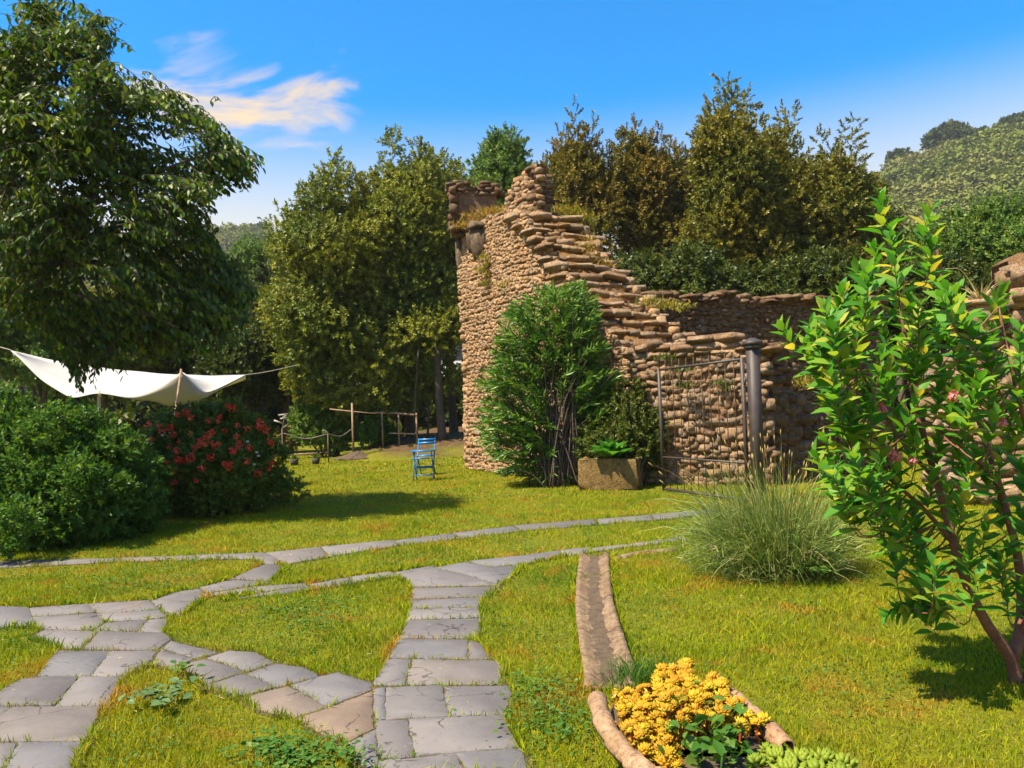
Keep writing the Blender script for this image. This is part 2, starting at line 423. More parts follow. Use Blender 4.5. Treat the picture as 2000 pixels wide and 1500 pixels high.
L('laurel', [(0, (.035, .125, .014)), (.5, (.065, .185, .018)), (.78, (.13, .23, .022)), (.92, (.22, .26, .03)), (1, (.34, .27, .04))], trans=.5, rough=.48, spec=.25)
L('lavender', [(0, (.05, .09, .018)), (.5, (.12, .175, .035)), (.85, (.2, .235, .07)), (1, (.3, .24, .1))], trans=.3)
L('drystalk', [(0, (.30, .22, .07)), (1, (.42, .32, .12))], trans=.2)
L('weed', [(0, (.04, .12, .016)), (.6, (.07, .165, .022)), (1, (.13, .2, .03))], trans=.35)
L('sage', [(0, (.08, .15, .05)), (1, (.13, .2, .07))], trans=.3)
L('wallgrass', [(0, (.14, .16, .015)), (.6, (.24, .22, .02)), (1, (.34, .2, .03))], trans=.35)
L('mossy', [(0, (.26, .17, .02)), (.6, (.34, .2, .025)), (1, (.22, .2, .025))], trans=.3)
L('sedum', [(0, (.40, .20, .010)), (.45, (.50, .30, .014)), (.75, (.46, .36, .02)), (.9, (.50, .18, .012)), (1, (.32, .34, .03))], trans=.25, rough=.4)
L('sedumgreen', [(0, (.16, .23, .02)), (1, (.25, .31, .03))], trans=.3, rough=.4)
L('sedumstem', [(0, (.26, .06, .03)), (1, (.33, .10, .04))], trans=.1)
L('rose', [(0, (.66, .05, .025)), (.6, (.78, .09, .045)), (1, (.8, .22, .12))], trans=.25, rough=.6)
L('pink', [(0, (.62, .16, .17)), (1, (.7, .3, .27))], trans=.25)
L('straw', [(0, (.36, .28, .12)), (1, (.5, .4, .2))], trans=.2)

# ------------------------------------------------------------------ foliage helpers
def leaf_tpl(l=1.0, w=.4, fold=.08, droop=.12, kind=6):
    """leaf along +Y, upper side +Z"""
    if kind == 2:
        return np.array([[0, 0, 0], [-w / 2, l * .45, fold], [w / 2, l * .45, fold], [0, l, -droop]]), np.array([[0, 2, 1], [1, 2, 3]])
    V = np.array([[0, 0, 0], [-w * .42, l * .28, fold], [0, l * .28, 0], [w * .42, l * .28, fold],
                  [-w * .46, l * .6, fold - droop * .35], [0, l * .6, -droop * .35], [w * .46, l * .6, fold - droop * .35], [0, l, -droop]])
    F = np.array([[0, 2, 1], [0, 3, 2], [1, 2, 5], [1, 5, 4], [2, 3, 6], [2, 6, 5], [4, 5, 7], [5, 6, 7]])
    return V, F
def frames(axis, nrm):
    y = unit(axis); z = np.asarray(nrm, float); z = unit(z - (z * y).sum(-1, keepdims=True) * y); x = np.cross(y, z)
    return np.stack([x, y, z], -1)
def place(tpl, pos, R, s):
    V, F = tpl; n, k = len(pos), len(V)
    s = np.asarray(s, float).reshape(n, -1)
    P = np.einsum('nij,nkj->nki', R, V[None] * s[:, None, :]) + pos[:, None, :]
    FF = (F[None] + (np.arange(n) * k)[:, None, None]).reshape(-1, F.shape[1])
    return P.reshape(-1, 3), FF, np.repeat(RNG.random(n), k)
def leaves(parent, tpl, pos, axis, nrm, size, mat, name='leaf', rest='foliage', n_parts=300, front=None):
    """big leaves as parts of their own, the rest as one mass"""
    pos, axis, nrm = map(np.asarray, (pos, axis, nrm)); size = np.asarray(size, float)
    R = frames(axis, nrm)
    s = scr(pos); dist = pos[:, 1]
    score = size / dist * ((s[:, 0] > 5) & (s[:, 0] < 1995) & (s[:, 1] > 5) & (s[:, 1] < 1495))
    if front is not None: score = score * front(pos)
    order = np.argsort(-score); pick = order[:n_parts]; keep = order[n_parts:]
    if n_parts:
        meshes = []
        for k in range(3):
            mb = MB(); V, F = tpl; V = V.copy(); V[:, 2] += (k - 1) * .05 * V[:, 1]; mb.add(V, F, random.random()); meshes.append(mb.mesh(name, mat, True))
        for q, i in enumerate(pick):
            o = bpy.data.objects.new(name, meshes[q % 3])
            m = Matrix(R[i].tolist()).to_4x4() @ Matrix.Scale(size[i], 4); m.translation = pos[i].tolist()
            put(o, parent, m)
    if len(keep):
        mb = MB(); V, F, T = place(tpl, pos[keep], R[keep], size[keep]); mb.add(V, F, T)
        mb.build(rest, mat, parent, True, kind='stuff')

def sphere_dirs(n):
    return unit(RNG.normal(size=(n, 3)))

def sprig_object(name, mat, n=17, l=.115, w=.052, spread=.9, length=.3, kind=2):
    """a short leafy twig along +Z, used over and over in the crowns"""
    mb = MB(); tpl = leaf_tpl(l, w, .015, .03, kind)
    for i in range(n):
        h = length * (i + .5) / n; a = i * 2.4 + random.random() * .5; t = spread * (1 - .5 * i / n) + random.uniform(-.25, .25)
        d = np.array([math.cos(a) * math.sin(t), math.sin(a) * math.sin(t), math.cos(t)])
        R = frames(d, np.array([0, 0, 1.]) + RNG.normal(size=3) * .3)
        s = random.uniform(.75, 1.2)
        mb.add((tpl[0] * s) @ R.T + np.array([0, 0, h]), tpl[1], random.random() * .35)
    return bpy.data.objects.new(name, mb.mesh(name, mat, False))

def mass(name, pos, axis, scale, tpls, parent, kind='stuff', label=None, cat=None):
    """one mass of foliage: twigs set on points"""
    n = len(pos); which = RNG.integers(0, len(tpls), n)
    z = unit(axis); h = RNG.normal(size=(n, 3)); x = unit(h - (h * z).sum(1, keepdims=True) * z); y = np.cross(z, x)
    eul = np.stack([np.arctan2(y[:, 2], z[:, 2]), -np.arcsin(np.clip(x[:, 2], -1, 1)), np.arctan2(x[:, 1], x[:, 0])], 1)
    me = bpy.data.meshes.new(name)
    me.vertices.add(n); me.vertices.foreach_set('co', np.asarray(pos, np.float32).ravel())
    for an, ty, key, val in (('rot', 'FLOAT_VECTOR', 'vector', eul), ('scl', 'FLOAT', 'value', scale), ('pick', 'INT', 'value', which)):
        a = me.attributes.new(an, ty, 'POINT'); a.data.foreach_set(key, np.ascontiguousarray(np.asarray(val).astype(np.int32 if ty == 'INT' else np.float32)).ravel())
    me.update()
    o = bpy.data.objects.new(name, me)
    ng = bpy.data.node_groups.new(name + '_twigs', 'GeometryNodeTree')
    ng.interface.new_socket('Geometry', in_out='INPUT', socket_type='NodeSocketGeometry')
    ng.interface.new_socket('Geometry', in_out='OUTPUT', socket_type='NodeSocketGeometry')
    gi, go = ng.nodes.new('NodeGroupInput'), ng.nodes.new('NodeGroupOutput')
    def attr(nm, ty):
        a = ng.nodes.new('GeometryNodeInputNamedAttribute'); a.data_type = ty; a.inputs[0].default_value = nm
        return [s for s in a.outputs if s.enabled][0]
    e2r = ng.nodes.new('FunctionNodeEulerToRotation'); ng.links.new(attr('rot', 'FLOAT_VECTOR'), e2r.inputs[0])
    scl, pk = attr('scl', 'FLOAT'), attr('pick', 'INT')
    join = ng.nodes.new('GeometryNodeJoinGeometry')
    for k, t in enumerate(tpls):
        iop = ng.nodes.new('GeometryNodeInstanceOnPoints'); oi = ng.nodes.new('GeometryNodeObjectInfo')
        oi.inputs['Object'].default_value = t; oi.inputs['As Instance'].default_value = True
        cmp = ng.nodes.new('FunctionNodeCompare'); cmp.data_type = 'INT'; cmp.operation = 'EQUAL'
        ins = [s for s in cmp.inputs if s.enabled]
        ng.links.new(pk, ins[0]); ins[1].default_value = k
        ng.links.new(gi.outputs[0], iop.inputs['Points']); ng.links.new(cmp.outputs[0], iop.inputs['Selection'])
        ng.links.new(oi.outputs['Geometry'], iop.inputs['Instance'])
        ng.links.new(e2r.outputs[0], iop.inputs['Rotation']); ng.links.new(scl, iop.inputs['Scale'])
        ng.links.new(iop.outputs[0], join.inputs[0])
    ng.links.new(join.outputs[0], go.inputs[0])
    md = o.modifiers.new('twigs', 'NODES'); md.node_group = ng
    put(o, parent)
    return tag(o, label, cat, None, kind)

TPL = {}
def sprigs(mat, **k):
    key = (mat, tuple(sorted(k.items())))
    if key not in TPL: TPL[key] = [sprig_object('twig_' + mat, M[mat], **k) for _ in range(3)]
    return TPL[key]

def lobes_to_twigs(lobes, per_area, inner=.25, up=.35, jit=.35):
    """lobes: (x,y,z,rx,ry,rz). twigs on the shells of the lobes"""
    P, A = [], []
    for (x, y, z, rx, ry, rz) in lobes:
        n = max(8, int(per_area * (rx * ry + rx * rz + ry * rz) / 3 * 4 * PI))
        d = sphere_dirs(n); rad = np.where(RNG.random(n) < inner, RNG.uniform(.2, .8, n), RNG.uniform(.78, 1.06, n))[:, None]
        P.append(np.array([x, y, z]) + d * rad * np.array([rx, ry, rz]))
        A.append(d + np.array([0, 0, up]) + RNG.normal(size=(n, 3)) * jit)
    return np.concatenate(P), np.concatenate(A)

def crown_lobes(c, r, n, lr, fill=.5, flat=.8, power=1.0):
    """lobes spread through an ellipsoid crown, mostly towards its outside"""
    out = []
    for i in range(n):
        d = sphere_dirs(1)[0]
        if d[2] < -.55: d[2] *= -.5; d = unit(d)
        k = random.uniform(fill, .95)
        q = random.uniform(*lr)
        out.append((c[0] + d[0] * r[0] * k, c[1] + d[1] * r[1] * k, c[2] + d[2] * r[2] * k, q, q, q * flat))
    return out

def trunk_and_limbs(root, base, top, r0, lobes, mat='bark', n_limbs=6, bend=.25, name='trunk'):
    base, top = np.asarray(base, float), np.asarray(top, float)
    mid = (base + top) / 2 + np.array([random.uniform(-bend, bend), random.uniform(-bend, bend), 0])
    path = curve([base - np.array([0, 0, .15]), base + (mid - base) * .15, mid, top], 14)
    rr = np.linspace(1, .35, 14) * r0; rr[0] *= 1.5; rr[1] *= 1.2
    MB().add(*tube_geo(path, rr, 9)).build(name, M[mat], root, True)
    for lb in random.sample(lobes, min(n_limbs, len(lobes))):
        e = np.array(lb[:3]); k = random.randint(5, 12); s = path[k]
        pts = curve([s, s + (e - s) * .4 + np.array([0, 0, .12 * np.linalg.norm(e - s)]), e], 8)
        MB().add(*tube_geo(pts, np.linspace(rr[k] * .6, .02, 8), 6)).build('limb', M[mat], root, True)

def tree(name, label, px, D, top_y, half_w, bottom_y, mat, cat='tree', lobes_n=46, lr=(.55, 1.0), per=34, wisps=0, depth=None, r0=.22, group=None, tw=None, flat=.85, extra=(), shape=1.0, base=None, twig=1.0, up=.35):
    """a tree whose crown spans the given part of the view at distance D"""
    b = at(px, 800, D); bx = b[0]; gz = float(ground_z(bx, D))
    zt, zb = at(px, top_y, D)[2], at(px, bottom_y, D)[2]
    hw = half_w * D / F_PX
    root = thing(name, label, cat, (bx, D, gz), group)
    c = np.array([bx, D, (zt + zb) / 2]); r = np.array([hw, depth or hw, (zt - zb) / 2])
    lob = crown_lobes(c, r * (1 - .5 * sum(lr) / 2 / max(r)), lobes_n, lr, flat=flat)
    if shape != 1.0:       # narrower towards the top
        lob = [(c[0] + (x - c[0]) * (shape + (1 - shape) * (1 - (z - zb) / (zt - zb))), c[1] + (y - c[1]) * (shape + (1 - shape) * (1 - (z - zb) / (zt - zb))), z, a, b_, q) for (x, y, z, a, b_, q) in lob]
    for i in range(wisps):  # upright shoots standing out of the top
        a = random.uniform(-.85, .85); w = random.uniform(.16, .34)
        x = c[0] + a * r[0]; z = c[2] + r[2] * math.sqrt(max(0, 1 - a * a)) * random.uniform(.75, 1.0)
        lob.append((x, D + random.uniform(-.5, .5) * r[1], z - .25, w, w, random.uniform(.4, .85)))
    lob += list(extra)
    P, A = lobes_to_twigs(lob, per, up=up)
    S = RNG.uniform(.65, 1.4, len(P)) * twig
    mass('crown', P, A, S, tw or sprigs(mat), root)
    trunk_and_limbs(root, (bx, D, gz), (c[0], c[1], c[2] + r[2] * .35), r0, lob)
    return root

# ------------------------------------------------------------------ the ground
def ground():
    e = np.concatenate([-np.geomspace(1500, 42, 14), np.linspace(-40, 40, 81), np.geomspace(42, 1500, 14)])
    f = np.concatenate([[-60, -20, -5], np.linspace(0, 60, 81), np.geomspace(62, 2600, 16)])
    X, Y = np.meshgrid(e, f, indexing='ij')
    Z = ground_z(X, Y)
    V = np.stack([X, Y, Z], -1).reshape(-1, 3); nx, ny = X.shape
    i, j = np.meshgrid(np.arange(nx - 1), np.arange(ny - 1), indexing='ij')
    F = np.stack([i * ny + j, (i + 1) * ny + j, (i + 1) * ny + j + 1, i * ny + j + 1], -1).reshape(-1, 4)
    MB().add(V, F, 0.5).build('ground', M['ground'], shade=True, kind='structure')
ground()

# ------------------------------------------------------------------ wooded hills
def hill(name, pts, D, depth, mat_wood, n_trees, label, size, ridge=()):
    """a hill whose ridge runs through the given places of the view"""
    R = np.array([at(x, y, D) for x, y in pts]); R[:, 2] -= size * 1.35; zr = lambda x: np.interp(x, R[:, 0], R[:, 2])
    xs = np.linspace(R[0, 0], R[-1, 0], 40); vs_ = np.linspace(0, 1, 18)
    def zz(x, v):      # v 0 at the foot, .62 on the ridge, 1 behind
        p = np.where(v < .62, np.sin(v / .62 * PI / 2) ** 1.15, 1 - .5 * ((v - .62) / .38) ** 2)
        return np.maximum(zr(x), 1) * p + 2.5 * np.sin(x * .06 + v * 7) * p * (v < .6) - 2
    X, Vv = np.meshgrid(xs, vs_, indexing='ij')
    Y = D + (Vv - .62) * depth
    V = np.stack([X, Y, zz(X, Vv)], -1).reshape(-1, 3)
    i, j = np.meshgrid(np.arange(39), np.arange(17), indexing='ij')
    F = np.stack([i * 18 + j, (i + 1) * 18 + j, (i + 1) * 18 + j + 1, i * 18 + j + 1], -1).reshape(-1, 4)
    MB().add(V, F, .5).build(name, M['ground'], shade=True, kind='structure')
    x = RNG.uniform(R[0, 0], R[-1, 0], n_trees); v = RNG.uniform(.05, .66, n_trees) 
    pos = np.stack([x, D + (v - .62) * depth, zz(x, v) + size * .05], 1)
    mass('woodland', pos, np.tile([0, 0, 1.], (n_trees, 1)) + RNG.normal(size=(n_trees, 3)) * .12, RNG.uniform(.55, 1.45, n_trees) * size, far_trees, None, label=label, cat='woodland')
    return zz

def far_tree_object(name, mat, n=460):
    """a rounded tree of unit size, seen from hundreds of metres away"""
    mb = MB(); tpl = leaf_tpl(.13, .11, .015, .02, 2)
    lob = [(*(unit(RNG.normal(size=3)) * np.array([.24, .24, .18]) + np.array([0, 0, .36])), random.uniform(.2, .32)) for _ in range(7)]
    for x, y, z, q in lob:
        k = n // 7; d = sphere_dirs(k); d[:, 2] = np.abs(d[:, 2]) * 1.0 - .25; d = unit(d)
        R = frames(d + RNG.normal(size=(k, 3)) * .6, d + np.array([0, 0, .6]))
        V, F, T = place(tpl, np.array([x, y, z]) + d * q, R, RNG.uniform(.7, 1.3, k)); mb.add(V, F, T * .3)
    return bpy.data.objects.new(name, mb.mesh(name, mat, False))
far_trees = [far_tree_object('far_tree', M['wood_far']) for _ in range(4)]
zzR = hill('hill', [(1500, 425), (1640, 352), (1720, 322), (1800, 298), (1900, 272), (2000, 256), (2150, 232), (2400, 215)], 320, 330, 'wood_far', 3000, 'green wooded hillside rising behind the trees to a high ridge', 8.0)
zzL = hill('hill', [(-300, 500), (150, 470), (400, 455), (470, 449), (520, 452), (560, 462), (700, 480), (900, 500)], 420, 380, 'wood_far', 2600, 'hazy blue-green wooded hill far off between the trees', 8.5)
for px, s, lab in ((1762, 9, 'low dark tree at the lower end of the hill ridge'), (1858, 15, 'largest dark round tree standing on the hill ridge'), (1908, 9, 'small dark tree on the ridge beside the largest one'), (1990, 14, 'dark tree on the ridge at the edge of the photo')):
    b = at(px, 300, 318); gz = float(zzR(b[0], np.array(.615))) + 6.5
    root = thing('ridge_tree', lab, 'tree', (b[0], 318, gz), 'dark trees along the hill ridge')
    P, A = lobes_to_twigs(crown_lobes((b[0], 318, gz + s * .42), (s * .55, s * .5, s * .34), 16, (s * .16, s * .26)), 1.6)
    mass('crown', P, A, RNG.uniform(5, 8, len(P)), sprigs('darkgreen', n=8, l=.2, w=.12), root)
    MB().add(*tube_geo([(b[0], 318, gz - 5), (b[0], 318, gz + s * .4)], [.5, .3], 7)).build('trunk', M['bark'], root)
b = at(508, 440, 418); gz = float(zzL(b[0], np.array(.615))) + 5
root = thing('ridge_tree', 'lone tall tree sticking up from the far hazy hill', 'tree', (b[0], 418, gz))
P, A = lobes_to_twigs(crown_lobes((b[0], 418, gz + 7), (3.4, 3.4, 4.5), 14, (1.2, 2.0)), 1.6)
mass('crown', P, A, RNG.uniform(5, 8, len(P)), sprigs('darkgreen', n=8, l=.2, w=.12), root)
MB().add(*tube_geo([(b[0], 418, gz - 6), (b[0], 418, gz + 8)], [.5, .3], 7)).build('trunk', M['bark'], root)

# ------------------------------------------------------------------ flagstone paths
def z8(pts): return [(x / 4.285, 1150 + y / 4.285) for x, y in pts]
def r1(pts): return [(x / 2.5, 950 + y / 2.5) for x, y in pts]
def r2(pts): return [(500 + x / 2.5, 950 + y / 2.5) for x, y in pts]
FLAGS = [z8(p) for p in (
    [(-260, 168), (0, 150), (235, 165), (300, 325), (0, 335), (-260, 345)],
    [(245, 166), (730, 133), (800, 203), (350, 236), (275, 232)],
    [(280, 242), (802, 212), (878, 284), (768, 350), (330, 345), (300, 330)],
    [(742, 131), (1240, 98), (1333, 178), (872, 216), (812, 204)],
    [(815, 222), (1338, 188), (1388, 248), (1242, 262), (884, 286)],
    [(886, 292), (1240, 266), (1142, 362), (786, 358)],
    [(1250, 264), (1402, 255), (1372, 370), (1152, 366)],
    [(362, 350), (818, 365), (668, 506), (530, 505), (470, 470), (260, 412)],
    [(834, 368), (1372, 376), (1428, 432), (1308, 520), (692, 516)],
    [(480, 532), (924, 530), (752, 740), (320, 740), (390, 620)],
    [(940, 530), (1300, 530), (1235, 650), (1010, 740), (768, 740)],
    [(-60, 900), (180, 768), (380, 746), (654, 746), (455, 986), (-60, 984)],
    [(670, 746), (1020, 746), (905, 988), (474, 988)],
    [(-140, 1000), (98, 1005), (-140, 1140)],
    [(112, 1005), (862, 996), (724, 1288), (-140, 1294), (-140, 1150)],
    [(-140, 1302), (140, 1302), (45, 1500), (20, 1570), (-140, 1570)],
    [(156, 1300), (702, 1296), (605, 1490), (590, 1590), (34, 1590)])]
FLAGS += [r1(p) for p in (
    [(834, 762), (1066, 815), (950, 842), (798, 796)],
    [(788, 802), (944, 848), (828, 886), (738, 876)],
    [(846, 890), (1004, 848), (1196, 912), (1004, 976), (930, 930)],
    [(1014, 842), (1118, 806), (1250, 814), (1338, 864), (1204, 908)],
    [(1204, 918), (1346, 870), (1480, 888), (1560, 930), (1356, 984)],
    [(1004, 984), (1192, 922), (1346, 986), (1180, 1030), (1090, 1012)],
    [(1184, 1038), (1408, 980), (1600, 1082), (1440, 1132), (1290, 1104)],
    [(1420, 977), (1570, 932), (1650, 914), (1812, 972), (1812, 1000), (1606, 1078)],
    [(1452, 1140), (1606, 1088), (1812, 1010), (1822, 1190), (1682, 1258), (1560, 1204)],
    [(1690, 1266), (1828, 1196), (1850, 1372), (1800, 1385)],
    [(740, 562), (850, 520), (975, 502), (1008, 540), (880, 632), (818, 630), (790, 600)],
    [(1016, 540), (1274, 520), (1226, 497), (990, 530)],
    [(1232, 494), (1490, 476), (1498, 486), (1284, 518)],
    [(975, 497), (1120, 458), (1320, 470), (1222, 488), (1000, 526)],
    [(1296, 523), (1496, 490), (1552, 505), (1300, 538), (1080, 562)],
    [(1506, 482), (1700, 448), (1720, 478), (1560, 506)],
    [(1708, 447), (1900, 420), (1960, 440), (1728, 476)],
    [(1130, 455), (1288, 385), (1340, 385), (1392, 398), (1318, 466)],
    [(1304, 330), (1384, 355), (1350, 382), (1290, 380), (1228, 352)])]
FLAGS += [r2(p) for p in (
    [(576, 1000), (628, 990), (628, 1144), (580, 1146)],
    [(637, 990), (908, 980), (938, 1128), (636, 1144)],
    [(917, 984), (1230, 980), (1248, 1040), (1204, 1118), (947, 1128)],
    [(585, 1152), (735, 1147), (768, 1324), (612, 1338)],
    [(747, 1146), (1206, 1124), (1280, 1284), (778, 1323)],
    [(606, 1348), (800, 1332), (968, 1312), (1040, 1420), (616, 1430)],
    [(980, 1312), (1290, 1290), (1340, 1420), (1052, 1420)],
    [(572, 974), (640, 850), (754, 850), (724, 976)],
    [(766, 850), (1180, 860), (1202, 890), (1184, 972), (736, 974)],
    [(644, 844), (700, 752), (860, 753), (1036, 754), (1028, 846)],
    [(1042, 756), (1096, 770), (1140, 848), (1036, 848)],
    [(704, 745), (735, 660), (880, 656), (1092, 650), (1090, 744)],
    [(738, 654), (752, 604), (1090, 594), (1094, 642)],
    [(754, 598), (760, 560), (940, 552), (1110, 544), (1092, 588)],
    [(760, 554), (764, 500), (1190, 492), (1130, 538)],
    [(764, 494), (720, 462), (690, 440), (872, 402), (1030, 440), (1190, 486)],
    [(880, 400), (1018, 374), (1150, 402), (1292, 390), (1244, 448), (1196, 484), (1040, 438)],
    [(1028, 370), (1300, 342), (1480, 318), (1500, 348), (1296, 386), (1150, 398)],
    [(1486, 316), (1622, 300), (1642, 322), (1506, 346)],
    [(1640, 306), (1900, 276), (1940, 286), (1800, 300), (1652, 322)],
    [(1906, 274), (2080, 250), (2120, 262), (1950, 284)])]
FLAGS += [[(772, 1119), (850, 1105), (846, 1110), (778, 1125)]]
FLAGS += [  # the narrow strips farther off
    [(520, 1081), (624, 1070), (640, 1089), (562, 1103)], [(628, 1069), (762, 1057), (780, 1066), (644, 1088)],
    [(766, 1057), (880, 1043), (900, 1053), (784, 1065)], [(884, 1042), (1000, 1028), (1016, 1038), (904, 1052)],
    [(1004, 1027), (1160, 1016), (1164, 1026), (1020, 1037)], [(1166, 1015), (1270, 1007), (1276, 1017), (1170, 1025)], [(1274, 1006), (1400, 995), (1404, 1005), (1280, 1016)],
    [(-40, 1100), (96, 1094), (92, 1106), (-40, 1111)], [(100, 1094), (232, 1091), (236, 1098), (98, 1105)], [(236, 1091), (380, 1086), (384, 1094), (240, 1098)], [(384, 1086), (512, 1081), (540, 1092), (388, 1094)]]
FG = [np.array([gp(x, y)[:2] for x, y in p]) for p in FLAGS]

def inset(P, d):
    P = np.asarray(P); c = P.mean(0); n = len(P); out = []
    area = .5 * sum(P[i][0] * P[(i + 1) % n][1] - P[(i + 1) % n][0] * P[i][1] for i in range(n))
    sg = 1 if area > 0 else -1
    for i in range(n):
        a, b_, c_ = P[i - 1], P[i], P[(i + 1) % n]
        u, v = unit(b_ - a), unit(c_ - b_)
        n1, n2 = np.array([-u[1], u[0]]) * sg, np.array([-v[1], v[0]]) * sg
        q = unit(n1 + n2); out.append(b_ + q * d / max(.45, q @ n1))
    return np.array(out), sg
def roughen(P, step=.09, amp=.007):
    """chipped, slightly wandering edges"""
    out = []
    n = len(P)
    for i in range(n):
        a, b_ = P[i], P[(i + 1) % n]; l = np.linalg.norm(b_ - a); k = max(1, int(l / step))
        for j in range(k):
            q = a + (b_ - a) * j / k
            out.append(q + RNG.normal(size=2) * (amp if j else amp * .4))
    return np.array(out)
path = tag(put(bpy.data.objects.new('path', None)), kind='structure', label='grey slate flagstone path winding and forking through the lawn')
def flagstone(P, h, parent):
    P, sg = inset(P, random.uniform(-.0055, -.002))
    if sg < 0: P = P[::-1]
    near = P[:, 1].min() < 9
    Q = roughen(P, .05 if near else .2, .0042); n = len(Q)
    T, _ = inset(Q, .002)
    tilt = RNG.normal(size=2) * .0025; c = Q.mean(0)
    hz = lambda A: h + (A - c) @ tilt
    V = np.vstack([np.column_stack([Q, np.full(n, -.04)]), np.column_stack([Q, hz(Q) - .002]), np.column_stack([T, hz(T)])])
    i = np.arange(n); k = (i + 1) % n
    MB().add(V, [np.stack([i, k, n + k, n + i], 1), np.stack([n + i, n + k, 2 * n + k, 2 * n + i], 1), (2 * n + i)[None]]).build('flagstone', M['flag'], parent)
for P in FG: flagstone(P, random.uniform(.006, .013), path)
# the earth that shows in the joints
mb = MB()
for P in FG:
    Q, sg = inset(P, -.035)
    mb.add(np.column_stack([Q, np.full(len(Q), .003) + RNG.uniform(0, .001)]), np.arange(len(Q))[None, ::sg])
bed = mb.build('joint_earth', M['soil'], path)

# ------------------------------------------------------------------ masonry
def stone_tpls(n=10):
    """angular, slightly rounded field stones"""
    out = []
    for k in range(n):
        P = np.array([[x, y, z] for x in (-.5, .5) for y in (-.5, .5) for z in (-.5, .5)]) * RNG.uniform(.62, 1.0, (8, 3))
        Q_ = np.array([[.5, 0, 0], [-.5, 0, 0], [0, .5, 0], [0, -.5, 0], [0, 0, .5], [0, 0, -.5]]) + RNG.normal(size=(6, 3)) * .12
        P = np.clip(np.vstack([P, Q_, RNG.uniform(-.46, .46, (5, 3))]), -.52, .52)
        bm = bmesh.new()
        for p in P: bm.verts.new(p.tolist())
        r = bmesh.ops.convex_hull(bm, input=bm.verts[:])
        bmesh.ops.delete(bm, geom=[v for v in bm.verts if not v.link_faces], context='VERTS')
        bm.verts.index_update(); bm.normal_update()
        out.append((np.array([v.co[:] for v in bm.verts]), np.array([[v.index for v in f.verts] for f in bm.faces]))); bm.free()
    return out
ST = stone_tpls(14)
class Stones:
    def __init__(s): s.p, s.R, s.s = [], [], []
    def add(s, pos, R, size): s.p.append(pos); s.R.append(R); s.s.append(size)
    def panel(s, p0, p1, zb, zt, h=(.1, .18), w=(.12, .3), d=.22, tilt=.22, out=0.0, batter=0.0, wob=.04, skip=None, side=None, bulge=None):
        """courses of stones on the face from p0 to p1"""
        p0, p1 = np.asarray(p0, float), np.asarray(p1, float); ln = np.linalg.norm(p1 - p0); u = (p1 - p0) / ln
        n = np.array([u[1], -u[0]])
        if side is not None:
            if n @ np.asarray(side) < 0: n = -n
        elif n @ ((p0 + p1) / 2) > 0: n = -n
        z = zb
        top = max(zt(q) for q in np.linspace(0, 1, 30))
        while z < top:
            hh = random.uniform(*h); x = -random.uniform(0, w[0])
            ph = random.uniform(0, 6)
            while x < ln:
                ww = random.uniform(*w); t = np.clip((x + ww / 2) / ln, 0, 1)
                zz = z + hh * random.uniform(.1, .9) + wob * math.sin(x * 2.1 + ph) * .6
                if zz + hh * .25 < zt(t) and not (skip and skip(t, zz)):
                    o = out - batter * zz + random.uniform(-.4, .4) * .12 * d + (bulge(t, zz) if bulge else 0)
                    c = p0 + u * (x + ww / 2) + n * (o - d * .36)
                    a = random.gauss(0, tilt * min(1, .16 / ww)); b_ = random.gauss(0, .2 * min(1, .25 / ww))
                    X = np.array([u[0], u[1], 0]); N = np.array([n[0], n[1], 0]); Zv = np.array([0, 0, 1.])
                    X2 = X * math.cos(a) + Zv * math.sin(a); Z2 = -X * math.sin(a) + Zv * math.cos(a)
                    X3 = X2 * math.cos(b_) + N * math.sin(b_); N3 = -X2 * math.sin(b_) + N * math.cos(b_)
                    s.add(np.array([c[0], c[1], zz]), np.stack([X3, N3, Z2], 1), (ww * random.uniform(1.0, 1.4), d * random.uniform(.85, 1.2), hh * random.uniform(1.0, 1.65)))
                x += ww
            z += hh
        return s
    def build(s, parent, mat, n_parts, name='stone', rest='rubble_facing'):
        pos, R, S = np.array(s.p), np.array(s.R), np.array(s.s); n = len(pos)
        pr = scr(pos); ok = (pr[:, 0] > 0) & (pr[:, 0] < 2000) & (pr[:, 1] > 0) & (pr[:, 1] < 1500)
        score = S[:, 0] * S[:, 2] / pos[:, 1] ** 2 * ok
        order = np.argsort(-score)
        tm = []
        for V, F in ST:
            mb = MB().add(V, F, random.random()); tm.append(mb.mesh(name, mat, False))
        for q, i in enumerate(order[:n_parts]):
            o = bpy.data.objects.new(name, tm[q % len(tm)])
            m = Matrix((R[i] * S[i]).tolist()).to_4x4(); m.translation = pos[i].tolist()
            put(o, parent, m)
        keep = order[n_parts:]
        if len(keep):
            mb = MB()
            for k, t in enumerate(ST):
                sel = keep[k::len(ST)]
                if len(sel): mb.add(*place(t, pos[sel], R[sel], S[sel]))
            mb.build(rest, mat, parent, False, kind='stuff')
